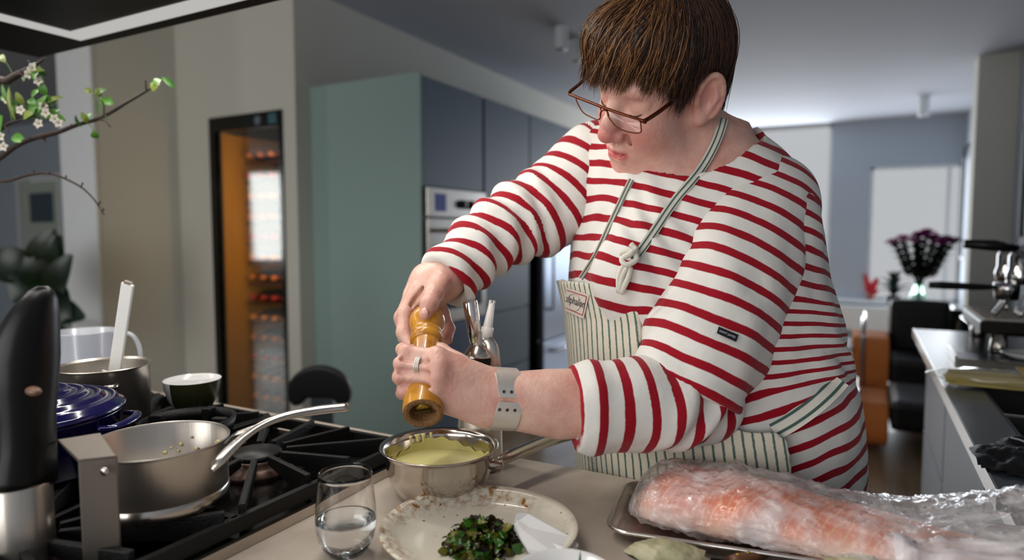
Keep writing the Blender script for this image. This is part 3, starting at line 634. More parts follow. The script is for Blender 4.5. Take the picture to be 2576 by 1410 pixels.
for nm, lc, sx, sy, en in (('hood_light', ((LX0 + LX1) / 2, LY1 - .012, HZ - .003), 1.0, .02, 4.6), ('hood_light', (LX1 - .012, .53, HZ - .003), .02, .75, 3.6), ('hood_light', (LX0 + .012, .53, HZ - .003), .02, .75, 2.6), ('hood_light', ((LX0 + LX1) / 2, LY0 + .012, HZ - .003), 1.0, .02, 3)):
    area(nm, lc, (lc[0], lc[1] + 1e-4, 0), sx if sx > sy else sy, sy if sx > sy else sx, en, (1, .95, .88)).rotation_euler = (0, 0, 0 if sx > sy else math.pi / 2)
# ---------------------------------------------------------------- stool
so = hit(805, 985, 0, -1.9)
stl = thing('bar_stool', 'black stool with a curved backrest beside the sage green cabinet', 'stool', (so[0], so[1], 0))
def backpoly():
    out = []
    for t in np.linspace(math.radians(-20), math.radians(200), 26): out.append((math.cos(t) * .128, math.sin(t) * .105))
    for t in np.linspace(math.radians(200), math.radians(360 - 20), 12)[1:-1]: pass
    out += [(-.105, -.06), (-.075, -.055), (-.05, -.026), (.05, -.026), (.075, -.055), (.105, -.06)]
    return out
V_, F_ = prism(backpoly(), -.02, .02); e1 = RV; V_ = so + np.outer(V_[:, 0], e1) + np.outer(V_[:, 1], (0, 0, 1)) + np.outer(V_[:, 2], FH)
obj('backrest', (V_, [f[::-1] for f in F_]), M_LEATHER, stl, smooth=False, bevel=.012)
M_OAK = mat('oak_leg', lin(186, 140, 84), .45)
obj('back_post', bar(so + np.array([0, 0, -.26]) + FH * .03, so + FH * .03, .09, .02, up=FH), M_STEEL_H, stl, smooth=False)
sc_ = so + np.array([0, 0, -.27]) - FH * .16
obj('seat', lathe([(.001, 0), (.17, .005), (.19, .025), (.18, .045), (.001, .055)], sc_, 32), M_LEATHER, stl)
for k in range(4):
    a = math.radians(45 + 90 * k); d = RV * math.cos(a) + FH * math.sin(a); f_ = sc_ + d * .22; f_[2] = 0
    obj('leg', tube([f_, sc_ + d * .13 + np.array([0, 0, .004])], [.013, .017], 10), M_OAK, stl)
V_, F_ = lathe([(.168, 0), (.176, 0), (.176, .012), (.168, .012)], (sc_[0], sc_[1], .2), 36, closed=True); obj('foot_ring', (V_, F_), M_STEEL_H, stl)
# ---------------------------------------------------------------- big leaf plant in the hall opening
pb = hit(140, 720, 1, 2.55); pb[2] = 0
rpt = thing('rubber_plant', 'dark green large leaved potted plant beside the white column', 'plant', pb)
obj('pot', lathe([(.14, 0), (.18, .34), (.16, .34), (.15, .28), (0, .28)], pb, 28), mat('grey_pot', lin(70, 70, 68), .6), rpt)
top = P(125, 700, 3.35); M_BIG = mat('rubber_leaf', lin(16, 44, 22), .3, var=(5, lin(8, 24, 14)))
stem = spline([pb + np.array([0, 0, .28]), pb + np.array([.03, 0, .8]), P(150, 830, 3.4), P(125, 690, 3.4)], 24)
obj('stem', tube(stem, [.016, .01], 8), mat('plant_stem', lin(50, 50, 30), .7), rpt)
for (a, b, w) in (((120, 700), (135, 575), .05), ((120, 690), (30, 760), .055), ((110, 690), (-40, 650), .055), ((150, 710), (175, 830), .035), ((140, 760), (180, 640), .04), ((130, 720), (70, 640), .05), ((150, 800), (120, 880), .045), ((150, 780), (215, 800), .04), ((140, 700), (150, 590), .045)):
    obj('leaf', leafshape(P(a[0], a[1], 3.4), P(b[0], b[1], 3.3), w * 1.7, -FW + np.array([.2, 0, .2]), .14, 9), M_BIG, rpt)
# ---------------------------------------------------------------- flowering branches in a vase
bd = 1.5
bv = hit(-330, 1010, 2, CZ); bv[0] = max(bv[0], -2.38); bv = np.array([-2.1, .62, CZ])
vz_ = thing('branch_vase', 'tall dark vase holding blossoming branches at the island end', 'vase', bv)
obj('body', lathe([(.06, 0), (.085, .02), (.10, .14), (.07, .28), (.045, .34), (.05, .37), (.044, .37), (.04, .34), (.06, .28), (.0, .03)], bv, 28), mat('dark_glaze', lin(30, 34, 40), .2), vz_)
M_BARK = mat('bark', lin(52, 34, 26), .7, var=(60, lin(26, 16, 14)), bump=(200, .4)); M_FRESH = mat('fresh_leaf', lin(70, 122, 30), .45, var=(30, lin(42, 92, 20))); M_YLEAF = mat('young_leaf', lin(112, 128, 48), .5)
M_BLOS = mat('white_blossom', lin(186, 178, 168), .6)
def branch(pts, label, leaves, blossoms, twigs, r=.0055, tip=.0015):
    w = [P(x, y, d) for x, y, d in pts]; mouth = bv + np.array([.02, 0, .34])
    path = spline([bv + np.array([0, 0, .1]), mouth] + w, 60)
    b = thing('flowering_branch', label, 'branch', bv + np.array([0, 0, .1]), 'branches in the tall vase')
    wob = path + .004 * np.stack([vnoise(path, 14, 1), vnoise(path, 14, 2), vnoise(path, 14, 3)], 1)
    obj('branch_wood', tube(wob, [r * 1.3, r, tip], 8), M_BARK, b)
    for x0, y0, x1, y1, dd, rr in twigs:
        a_, c_ = P(x0, y0, dd), P(x1, y1, dd - .01)
        obj('twig', tube(spline([a_, (a_ + c_) / 2 + np.array([0, 0, .006]), c_], 8), [rr, rr * .6], 6), M_BARK, b)
    for x, y, dd in [(l[0], l[1], l[4]) for l in leaves] + list(blossoms):
        q = P(x, y, dd); i = int(((wob - q) ** 2).sum(1).argmin()); dist = np.linalg.norm(wob[i] - q)
        if dist > .004: obj('stalk', tube(spline([wob[max(i - 1, 0)], (wob[max(i - 1, 0)] + q) / 2 + np.array([0, 0, .12 * dist]), q], 8), [.0011, .0007], 6), M_FRESH, b)
    for k, (x0, y0, x1, y1, dd, w_) in enumerate(leaves):
        obj('leaf', leafshape(P(x0, y0, dd), P(x1, y1, dd - .012 + .024 * (k % 2)), w_, -FW + np.array([.3 * math.sin(k * 1.7), 0, .35]), .12, 7), M_FRESH if k % 4 else M_YLEAF, b)
    for k, (x, y, dd) in enumerate(blossoms):
        c = P(x, y, dd); pet = []
        for q in range(5):
            a_ = q * 1.2566 + k; pet.append(leafshape(c, c + .011 * (RV * math.cos(a_) + UV * math.sin(a_)) - FW * .004, .0045, -FW, .15, 5))
        bl = obj('blossom', join(*pet), M_BLOS, b)
        obj('stamen', ball(c - FW * .002, .002, 8, 6), M_YLEAF, bl)
branch([(-60, 440, 1.5), (60, 360, 1.48), (170, 328, 1.47), (290, 275, 1.45), (360, 235, 1.44), (400, 205, 1.44)], 'long blossoming branch with fresh leaves reaching across the white column',
       [(400, 205, 385, 230, 1.44, .010), (410, 195, 440, 222, 1.43, .007), (405, 200, 390, 212, 1.44, .009), (270, 300, 255, 232, 1.45, .003), (255, 245, 240, 222, 1.45, .006), (258, 250, 285, 262, 1.45, .010), (240, 245, 268, 225, 1.45, .009), (225, 300, 232, 285, 1.45, .007), (222, 310, 205, 282, 1.46, .007), (235, 330, 245, 348, 1.45, .009), (205, 318, 190, 290, 1.46, .005), (28, 350, 62, 352, 1.47, .013), (230, 235, 212, 222, 1.45, .006)],
       [], [(262, 296, 262, 265, 1.45, .0022), (252, 302, 278, 320, 1.45, .002), (368, 228, 366, 200, 1.44, .002), (178, 325, 180, 315, 1.47, .002), (110, 352, 116, 358, 1.48, .002)])
branch([(-60, 245, 1.42), (20, 200, 1.40), (60, 178, 1.39), (90, 160, 1.38), (108, 146, 1.37)], 'thick dark branch ending just below the extractor hood',
       [(60, 180, 112, 178, 1.39, .008), (92, 175, 88, 158, 1.38, .007), (95, 180, 85, 200, 1.38, .009), (102, 175, 117, 190, 1.38, .007), (0, 140, 14, 158, 1.38, .008), (110, 210, 113, 240, 1.38, .010), (70, 190, 60, 205, 1.39, .006)],
       [(75, 188, 1.38), (100, 205, 1.38), (84, 172, 1.38)], [(45, 188, 64, 200, 1.39, .0022), (75, 168, 70, 155, 1.39, .002)], .008, .002)
branch([(-60, 345, 1.44), (0, 325, 1.43), (30, 308, 1.42), (65, 300, 1.42)], 'short branch crowded with blossoms and young leaves',
       [(40, 305, 22, 220, 1.42, .004), (22, 262, 8, 240, 1.42, .008), (30, 270, 5, 210, 1.42, .005), (45, 300, 48, 240, 1.42, .006), (60, 300, 84, 285, 1.41, .010), (75, 295, 100, 250, 1.41, .008), (100, 290, 120, 240, 1.41, .010), (105, 280, 165, 305, 1.41, .010), (110, 265, 160, 245, 1.41, .006), (90, 265, 75, 250, 1.41, .008), (130, 275, 125, 240, 1.41, .008), (0, 330, 4, 290, 1.42, .009), (60, 265, 40, 232, 1.42, .007), (115, 300, 150, 275, 1.41, .007), (25, 230, 35, 200, 1.42, .006), (80, 245, 100, 225, 1.41, .006), (140, 265, 150, 240, 1.41, .005)],
       [(112, 268, 1.40), (118, 285, 1.40), (100, 312, 1.40), (4, 345, 1.42), (12, 370, 1.42), (55, 278, 1.41), (140, 300, 1.40), (20, 250, 1.42), (150, 310, 1.40)], [(45, 300, 38, 280, 1.42, .003), (60, 300, 62, 285, 1.42, .002), (10, 322, 22, 334, 1.42, .002)])
branch([(-60, 475, 1.46), (20, 455, 1.45), (85, 438, 1.44), (140, 442, 1.43), (195, 465, 1.42), (235, 500, 1.41), (262, 542, 1.40)], 'bare arching twig with tiny buds below the other branches',
       [], [], [(85, 438, 87, 430, 1.44, .0016), (125, 440, 127, 434, 1.43, .0014), (165, 452, 168, 446, 1.43, .0014), (205, 470, 210, 464, 1.42, .0014), (248, 516, 254, 512, 1.41, .0014), (258, 532, 263, 530, 1.4, .0012)], .003, .0012)
# ---------------------------------------------------------------- cookware on the cooktop
def wallprof(r0, r1, h, t=.0016, lip=.003, round_=.008):
    "open pan: outside up, lip, inside down"
    return [(0, 0), (r0 - round_, 0), (r0, round_), (r1, h - .004), (r1 + lip, h), (r1 + lip - .001, h + .0012), (r1 - t, h - .002), (r0 - t, round_ + t), (r0 - round_, t), (0, t)]
def pan_handle(pts, rads, flat=.55): return tube(spline(pts, 30), rads, 14, flat=flat)
# saucepan at the front of the cooktop
sp0 = hit(404, 1257, 2, GT + .001); sp0 = np.array([sp0[0], sp0[1], GT + .001])
dS = (sp0 - OV) @ FW; rS = 161 * dS / F
sa = thing('saucepan', 'brushed steel saucepan with bits of cooked shallot on the front burner', 'saucepan', sp0)
obj('pan_body', lathe(wallprof(rS * .985, rS, .074, lip=.002, round_=.004), sp0, 64), M_STEEL, sa, flat_angle=50)
obj('base_disc', lathe([(rS * .99, .0), (rS * 1.0, .002), (rS * 1.0, .014), (rS * .988, .0155)], sp0, 64), M_STEEL_H, sa, flat_angle=40)
hb = P(552, 1160, dS - .055)
obj('handle', tube(spline([P(532, 1184, dS - .075), P(552, 1160, dS - .070), P(600, 1112, dS - .055), P(655, 1072, dS - .04), P(720, 1047, dS - .02), P(800, 1033, dS), P(877, 1025, dS + .01)], 36), [.005, .0085, .0075, .0065, .0075, .0095, .0095], 14, flat=.62), M_STEEL_H, sa)
obj('handle_arm', tube(spline([P(572, 1118, dS - .03), P(600, 1095, dS - .04), P(640, 1078, dS - .042)], 12), [.004, .006, .005], 12, flat=.7), M_STEEL_H, sa)
sb = []
for i in range(90):
    a = RNG.uniform(.2, 2.6); cl_ = (i % 6) * .42 + .3; a = cl_ + RNG.normal(0, .10); zz = sp0[2] + abs(RNG.normal(.02, .018)); rr = rS - .004
    if i > 55: rr = RNG.uniform(.2, .9) * rS; zz = sp0[2] + .004; a = RNG.uniform(0, 6.28)
    V_, F_ = ball((0, 0, 0), RNG.uniform(.0014, .0034), 6, 5); V_ = V_ * RNG.uniform(.6, 1.3, 3) + np.array([sp0[0] + rr * math.cos(a), sp0[1] + rr * math.sin(a), min(zz, sp0[2] + .070)])
    sb.append((V_, F_))
ssh = tag(obj('chopped_shallot', join(*sb), mat('cooked_shallot', lin(206, 196, 140), .4)), 'pale bits of cooked shallot stuck inside the front saucepan', 'food', kind='stuff')
# pan with the yellow sauce
sp1 = hit(1106, 1240, 2, CZ + .001); sp1 = np.array([sp1[0], sp1[1], CZ + .001]); dB = (sp1 - OV) @ FW; rB = 138 * dB / F
pb_ = thing('sauce_pan', 'flared polished steel pan holding pale yellow sauce', 'saucepan', sp1)
H1 = .067
prB = [(0, 0), (rB * .70, 0), (rB * .78, .006), (rB * .90, .024), (rB * .96, .045), (rB * .985, H1 - .006), (rB * 1.02, H1 - .001), (rB * 1.075, H1 + .002), (rB * 1.07, H1 + .0035), (rB * .985, H1 + .001), (rB * .955, H1 - .008), (rB * .94, .045), (rB * .88, .026), (rB * .75, .008), (0, .004)]
obj('pan_body', lathe(prB, sp1, 72), mat('polished_steel', lin(196, 188, 178), .14, 1.0), pb_)
obj('handle', tube(spline([P(1236, 1176, dB - .01), P(1275, 1152, dB + .01), P(1330, 1128, dB + .045), P(1390, 1106, dB + .08), P(1450, 1088, dB + .11), P(1500, 1076, dB + .13)], 30), [.006, .010, .0105, .0115, .0125, .011], 16, flat=.8), MATS['polished_steel'], pb_)
obj('handle_bracket', tube([P(1226, 1170, dB - .02), P(1252, 1172, dB - .005), P(1262, 1165, dB)], [.005, .009, .008], 10), MATS['polished_steel'], pb_)
M_SAUCE = mat('yellow_sauce', lin(218, 210, 146), .3, sss=.1)
lv_ = .040
sc1 = thing('butter_sauce', 'pale yellow butter sauce in the flared steel pan', 'sauce', sp1 + np.array([0, 0, .01]))
th = np.linspace(0, 2 * math.pi, 64, endpoint=False); rr_ = [0, .3, .6, .85, .925, .935]
obj('sauce_pool', lathe([(rB * .86, .028), (rB * .925, lv_ - .001), (rB * .91, lv_), (rB * .55, lv_ - .0008), (0.0001, lv_ - .0004)], sp1, 64), M_SAUCE, sc1)
def wallr(z): return float(np.interp(z, [.024, .045, H1 - .006, H1 + .001], [rB * .875, rB * .935, rB * .953, rB * .985]))
rng2 = np.random.default_rng(3)
for k, (azd, wdt, z0) in enumerate(((131, .007, .047), (122, .012, .053), (115, .009, .0505), (106, .006, .058))):
    az = math.radians(azd) + YAW; pts = []
    for i in range(7):
        z = H1 - .002 - (H1 - .002 - z0) * i / 6; pts.append(sp1 + np.array([wallr(z) * math.cos(az), wallr(z) * math.sin(az), z]))
    obj('sauce_drip', tube(pts, [wdt * .45, wdt * .4, wdt * .25, wdt * .28, wdt * .3, wdt * .12], 8, flat=.5, up=(-math.cos(az), -math.sin(az), 0)), M_SAUCE, sc1)
# film of sauce left on the far wall of the pan
V_ = []; F_ = []; na = 60
for i in range(na):
    az = math.radians(-20 + 220 * i / (na - 1)) + YAW; top_ = lv_ + .004 + .014 * (.5 + .5 * math.sin(i * .21 + 1)) + .002 * math.sin(i * 1.3)
    for j in range(5):
        z = lv_ - .002 + (min(top_, H1 - .008) - lv_ + .002) * j / 4; r = wallr(z) - .0008; V_.append(sp1 + np.array([r * math.cos(az), r * math.sin(az), z]))
for i in range(na - 1):
    for j in range(4): F_.append((i * 5 + j, i * 5 + j + 1, (i + 1) * 5 + j + 1, (i + 1) * 5 + j))
obj('sauce_film', (np.array(V_), F_), mat('sauce_film', lin(196, 188, 118), .35), sc1)
pg = [ball(sp1 + np.array([rB * .3 * RNG.normal() + .01, -rB * .45 + .008 * RNG.normal(), lv_ + .0006]), RNG.uniform(.0003, .0007), 5, 4) for i in range(70)]
tag(obj('ground_pepper', join(*pg), mat('pepper_specks', lin(92, 66, 30), .7)), 'ground pepper specks on the yellow sauce', 'pepper', kind='stuff')
# tall steel pot with white spatula, at the back left
sp2 = hit(262, 1012, 2, GT + .001); sp2 = np.array([sp2[0], min(sp2[1], .74), GT + .001]); sp2 = np.array([-1.134, .637, GT + .001])
d2 = (sp2 - OV) @ FW
pt = thing('steel_pot', 'tall stainless pot with rolled rim behind the blue casserole', 'pot', sp2)
rP = 104 * d2 / F
obj('pot_body', lathe(wallprof(rP * .98, rP * .98, .100, lip=.004), sp2, 56), M_STEEL, pt, flat_angle=50)
for sgn, (ax_, ay_) in ((1, (350, 965)), (-1, (245, 975))):
    pass
hc = sp2 + np.array([math.cos(YAW - 1.25), math.sin(YAW - 1.25), 0]) * rP + np.array([0, 0, .078]); tn = np.array([-math.sin(YAW - 1.25), math.cos(YAW - 1.25), 0]); nn = np.array([math.cos(YAW - 1.25), math.sin(YAW - 1.25), 0])
obj('side_handle', tube(spline([hc - tn * .035, hc - tn * .032 + nn * .018, hc + nn * .022, hc + tn * .032 + nn * .018, hc + tn * .035], 20), .0045, 10), M_STEEL_H, pt)
ws = thing('white_spatula', 'white plastic spatula standing in the tall steel pot', 'spatula', P(284, 925, d2))
a0, a1 = P(292, 915, d2 + .02), P(322, 714, d2 - .02); dn = (a1 - a0) / np.linalg.norm(a1 - a0)
a_in = a0 - dn * .075
obj('handle', bar(a_in + dn * .05, a1, .021, .006, up=-FW), mat('white_nylon', lin(226, 226, 222), .35), ws, smooth=False, bevel=.002)
obj('hang_tip', bar(a1 - dn * .001, a1 + dn * .004, .012, .006, up=-FW), M_STEEL_H, ws, smooth=False)
obj('blade', bar(a_in, a_in + dn * .055, .045, .004, up=-FW), MATS['white_nylon'], ws, smooth=False, bevel=.002)
# translucent measuring jug
sj = P(212, 985, 1.52); sj[2] = GT + .001; sj = np.array([-1.353, .726, GT + .001]); dj = (sj - OV) @ FW
mj = thing('measuring_jug', 'translucent plastic measuring jug behind the tall steel pot', 'jug', sj)
M_JUG = clearmat('frosted_plastic', (.95, .96, 1, 1), .05, .38, (.75, .77, .82, 1), .2)
rj = 70 * dj / F
obj('jug_body', lathe([(0, 0), (rj * .85, 0), (rj * .87, .005), (rj, .129), (rj * 1.05, .132), (rj * .97, .130), (rj * .84, .006), (0, .004)], sj, 40), M_JUG, mj)
jd = RV * .96 + FH * .2; jc = sj + np.array([0, 0, .122])
obj('jug_handle', tube(spline([jc + jd * rj * .95, jc + jd * (rj + .03), jc + jd * (rj + .045) + np.array([0, 0, -.03]), jc + jd * (rj + .04) + np.array([0, 0, -.07]), jc + jd * rj * .9 + np.array([0, 0, -.095])], 22), .006, 10, flat=.7), M_JUG, mj)
for k in range(6): obj('scale_mark', box(sj[0] - .012, sj[0] + .012, sj[1] - rj * 1.0 - .001, sj[1] - rj * .98, sj[2] + .05 + k * .016, sj[2] + .052 + k * .016), mat('blue_print', lin(90, 100, 170), .5), mj, smooth=False)
# blue casserole
sc2 = hit(200, 1055, 2, GT); sc2 = np.array([-1.0, .448, GT + .001]); dc = (sc2 - OV) @ FW
M_BLUE = mat('cobalt_enamel', lin(18, 15, 70), .12, coat=.4, var=(6, lin(12, 10, 44)))
ca = thing('blue_casserole', 'cobalt blue enamel casserole with ringed lid on the cooktop', 'casserole', sc2)
rC = .121
obj('pot_body', lathe([(0, 0), (rC * .86, 0), (rC * .96, .01), (rC, .075), (rC * 1.02, .078), (rC * .96, .078), (rC * .9, .02), (0, .012)], sc2, 56), M_BLUE, ca)
lp = [(rC * 1.03, .079), (rC * 1.04, .083), (rC * 1.0, .088)]
for k, r in enumerate((.92, .76, .60, .45)):
    z = .090 + .0055 * k; lp += [(rC * r + .006, z), (rC * r + .003, z + .0035), (rC * r - .002, z + .004), (rC * r - .005, z + .002)]
lp += [(rC * .2, .113), (.0001, .114)]
lid = obj('lid', lathe(lp, sc2, 64), M_BLUE, ca)
kn = sc2 + np.array([0, 0, .113]); obj('lid_knob', lathe([(.007, 0), (.007, .005), (.015, .009), (.015, .014), (.001, .017)], kn, 24), M_BLACK, lid)
for sg_, an in ((1, YAW + .12), (-1, YAW + .12 + math.pi)):
    nn = np.array([math.cos(an), math.sin(an), 0]); tn = np.array([-math.sin(an), math.cos(an), 0]); hc = sc2 + nn * rC * .98 + np.array([0, 0, .066])
    obj('side_handle', tube(spline([hc - tn * .04, hc - tn * .033 + nn * .018, hc + nn * .024, hc + tn * .033 + nn * .018, hc + tn * .04], 22), .0065, 12, flat=.6), M_BLUE, ca)
# ceramic bowl
bw = hit(487, 1036, 2, GT + .001); bw = np.array([bw[0], bw[1], GT + .001]); db = (bw - OV) @ FW; rb = 67 * db / F
M_BOWL = mat('two_tone_glaze', lin(200, 200, 198), .25)
nt = M_BOWL.node_tree; tc = nt.nodes.new('ShaderNodeTexCoord'); sx = nt.nodes.new('ShaderNodeSeparateXYZ'); nt.links.new(tc.outputs['Object'], sx.inputs[0])
r_ = nt.nodes.new('ShaderNodeMath'); r_.operation = 'ADD'; mx = nt.nodes.new('ShaderNodeMath'); mx.operation = 'GREATER_THAN'; mx.inputs[1].default_value = -.022
m1_ = nt.nodes.new('ShaderNodeMath'); m1_.operation = 'MULTIPLY'; m1_.inputs[1].default_value = .55; nt.links.new(sx.outputs[1], m1_.inputs[0]); nt.links.new(sx.outputs[0], r_.inputs[0]); nt.links.new(m1_.outputs[0], r_.inputs[1])
nt.links.new(r_.outputs[0], mx.inputs[0]); mc = nt.nodes.new('ShaderNodeMix'); mc.data_type = 'RGBA'; nt.links.new(mx.outputs[0], mc.inputs[0]); mc.inputs[6].default_value = lin(205, 205, 206); mc.inputs[7].default_value = lin(44, 46, 26)
nt.links.new(mc.outputs[2], nt.nodes['Principled BSDF'].inputs['Base Color'])
cb = thing('ceramic_bowl', 'small ceramic bowl, white inside with dark olive glaze outside', 'bowl', bw)
obj('bowl_outside', lathe([(0, 0), (rb * .52, 0), (rb * .56, .003), (rb * .84, .024), (rb * .97, .046), (rb, .06)], bw, 48, cap=False), M_BOWL, cb)
obj('bowl_inside', lathe([(rb, .06), (rb * .985, .0605), (rb * .93, .046), (rb * .79, .025), (rb * .5, .006), (0, .004)], bw, 48, cap=False), M_PORC, cb)
# steel bent bracket and the black hand blender in the left foreground
st0 = thing('steel_bracket', 'bent brushed steel bracket with a screw at the cooktop front', 'bracket', np.r_[P(240, 1400, .66)[:2], CZ + .013])
dF = .66
c0, c1 = P(196, 1158, dF), P(292, 1146, dF + .012); zt = (c0[2] + c1[2]) / 2; c0[2] = c1[2] = zt
def vert(a): return np.array([a[0], a[1], CZ + .013])
back = -RV * .052 + FH * .045
th_ = FH * .003
M_BRK = mat('bracket_steel', lin(124, 116, 108), .45, .9, bump=(160, .06), stretch=(1, 1, 8))
obj('front_plate', hexa([vert(c0), vert(c1), vert(c1 + th_), vert(c0 + th_)], [c0, c1, c1 + th_, c0 + th_]), M_BRK, st0, smooth=False, bevel=.001)
dz = np.array([0, 0, .003]); up_ = np.array([0, 0, .016])
obj('top_plate', hexa([c0 - dz, c1 - dz, c1 + back - dz + FH * .012 + up_ * .4, c0 + back - dz + up_ * .4], [c0, c1, c1 + back + FH * .012 + up_ * .4, c0 + back + up_ * .4]), M_BRK, st0, smooth=False, bevel=.0008)
scw = P(265, 1186, dF + .004)
s_ = obj('screw', lathe([(.0045, 0), (.0045, .001), (.003, .0022), (.0001, .0024)], scw - FH * .001, 20, -FH), M_STEEL_H, st0)
obj('screw_slot', box(scw[0] - .0006, scw[0] + .0006, scw[1] - .0046, scw[1] - .0030, scw[2] - .002, scw[2] + .002), M_BLACK, s_, smooth=False)
hb0 = P(55, 1400, .69); hb0[2] = CZ + .013; kd = .69
hbn = thing('hand_blender', 'black hand blender with rounded top standing on its steel cylinder', 'hand blender', hb0)
rw = 72 * kd / F
ztop = P(60, 1215, kd)[2]
obj('steel_cylinder', lathe([(rw * .98, 0), (rw, .003), (rw, ztop - hb0[2]), (rw * .96, ztop - hb0[2] + .002)], hb0, 48), M_STEEL, hbn, flat_angle=40)
rings = []
thv = np.linspace(0, 2 * math.pi, 40, endpoint=False)
for y, c_, w_, dp in ((1222, 60, 66, .034), (1190, 64, 62, .033), (1120, 70, 55, .03), (1050, 68, 56, .03), (980, 64, 66, .032), (900, 62, 74, .033), (840, 70, 66, .030), (790, 84, 52, .025), (755, 96, 40, .019), (732, 103, 27, .012), (721, 106, 12, .006)):
    cc = P(c_, y, kd); rings.append([cc + RV * math.cos(t) * w_ * kd / F + FH * math.sin(t) * dp for t in thv])
obj('motor_body', loft(rings), mat('blender_black', lin(6, 5, 6), .35, spec=.3), hbn)
obj('casing_reflection', ball(P(84, 985, kd - .029), (.011, .006, .005), 16, 10), mat('reflection_brown', lin(110, 82, 66), .35), hbn)  # brown reflection on the casing, built as a flat coloured bump
obj('side_trim', tube(spline([P(8, 975, kd - .015), P(14, 1040, kd - .018), P(30, 1130, kd - .012)], 14), .0022, 8), M_CHROME, hbn)
# ---------------------------------------------------------------- siphon, glass, plate, tray
s0 = hit(1207, 1174, 2, CZ + .001); s0 = np.array([s0[0], s0[1], CZ + .001]); dz_ = (s0 - OV) @ FW; k_ = dz_ / F
def zpx(px, py): return P(px, py, dz_)[2] - s0[2]
cw = thing('cream_siphon', 'brushed steel cream siphon with black collar and white nozzle', 'cream siphon', s0)
hB = zpx(1190, 925)
obj('bottle', lathe([(0, 0), (.034, 0), (.0365, .004), (.0355, hB * .35), (.030, hB * .8), (.0245, hB * .93), (.0225, hB)], s0, 48), mat('siphon_steel', lin(206, 198, 186), .4, .95, bump=(220, .04), stretch=(1, 1, .03)), cw)
zc0, zc1 = hB - .001, zpx(1188, 893)
obj('collar', lathe([(.0225, zc0), (.0245, zc0 + .002), (.0245, zc1 - .001), (.0225, zc1)], s0, 40), M_BLACK, cw, flat_angle=40)
zh = zpx(1188, 862)
obj('head_cone', lathe([(.0245, zc1), (.0245, zc1 + .003), (.016, zh - .003), (.011, zh), (.0095, zh + .012), (.0095, zh + .02), (.0001, zh + .021)], s0, 40), M_STEEL_H, cw, flat_angle=50)
tp = s0 + np.array([0, 0, zh])
c_a, c_b = P(1198, 868, dz_ - .012), P(1182, 758, dz_ - .02)
obj('charger_holder', lathe([(.0001, 0), (.007, 0), (.011, .006), (.0115, np.linalg.norm(c_b - c_a) - .002), (.0105, np.linalg.norm(c_b - c_a)), (.001, np.linalg.norm(c_b - c_a))], c_a, 32, c_b - c_a), M_CHROME, cw, flat_angle=50)
n_a, n_b = P(1222, 850, dz_ - .015), P(1238, 760, dz_ - .02)
Ln = np.linalg.norm(n_b - n_a)
nz = obj('nozzle', lathe([(.0001, 0), (.0092, 0), (.0098, .002), (.0098, Ln * .28), (.0078, Ln * .30), (.0072, Ln * .32), (.0046, Ln * .97), (.0036, Ln * .97), (.0034, Ln * .9)], n_a, 32, n_b - n_a), mat('white_nozzle', lin(224, 220, 214), .35), cw)
dn = (n_b - n_a) / Ln; e1 = RV - dn * (RV @ dn); e1 /= np.linalg.norm(e1); e2 = np.cross(dn, e1)
for k in range(6):
    a = k * math.pi / 3; c = n_a + dn * Ln * .96 + (e1 * math.cos(a) + e2 * math.sin(a)) * .0040
    obj('nozzle_tooth', bar(c, c + dn * .0045, .0022, .0016, up=e2), MATS['white_nozzle'], nz, smooth=False)
obj('nozzle_base', lathe([(.0001, -.009), (.008, -.008), (.0094, -.003), (.0094, 0), (.0001, .001)], n_a, 28, n_b - n_a), M_STEEL_H, cw)
# lever: flat strap over the head and down the side
lvp = [P(1200, 845, dz_ - .004), P(1212, 855, dz_ - .018), P(1230, 866, dz_ - .022), P(1238, 890, dz_ - .024), P(1243, 930, dz_ - .024), P(1248, 990, dz_ - .020), P(1250, 1030, dz_ - .016)]
obj('lever', tube(spline(lvp, 30), [.006, .009, .0112, .0115, .0112, .0105, .009], 14, flat=.36, up=tuple(FW)), M_STEEL_H, cw)
# stemless glass of water
g0 = hit(872, 1392, 2, CZ + .001); g0 = np.array([g0[0], g0[1], CZ + .001]); dg = (g0 - OV) @ FW; rg_ = 77 * (dg - .02) / F
hg = .096 * (dg / .756)
t_ = .0008
go = [(0, 0), (rg_ * .50, 0), (rg_ * .66, .004), (rg_ * .88, .016), (rg_ * .985, .032), (rg_, .040), (rg_ * .975, .058), (rg_ * .92, .078), (rg_ * .87, hg)]
gi = [(rg_ * .87 - t_, hg), (rg_ * .92 - t_, .078), (rg_ * .975 - t_, .058), (rg_ - t_, .040), (rg_ * .985 - t_, .032), (rg_ * .88 - t_, .0168), (rg_ * .64, .0062), (rg_ * .48, .0035), (0, .0032)]
gl = thing('water_glass', 'stemless glass half full of water on the worktop', 'glass', g0)
gprof = [tuple(x) for x in spline(go, 26)] + [tuple(x) for x in spline(gi, 26)]
gprof = [(max(r, 0), z) for r, z in gprof]
M_GLASS = glassmat('clear_glass', (1, 1, 1, 1), 0, 1.47); M_WATER = glassmat('water', (.97, .99, 1, 1), 0, 1.33)
obj('glass_wall', lathe(gprof, g0, 64), M_GLASS, gl)
wl = .042
wp = [(0, .0034)] + [(r + .0002, z + .0001) for r, z in reversed(gi[:-1]) if z < wl] ; rw_ = float(np.interp(wl, [z for r, z in reversed(gi)], [r for r, z in reversed(gi)])) + .0002
wp += [(rw_, wl), (rw_ * .97, wl - .0006), (0.0, wl - .0008)]
tag(obj('drinking_water', lathe(wp, g0, 64), M_WATER), 'still water inside the stemless glass', 'water')
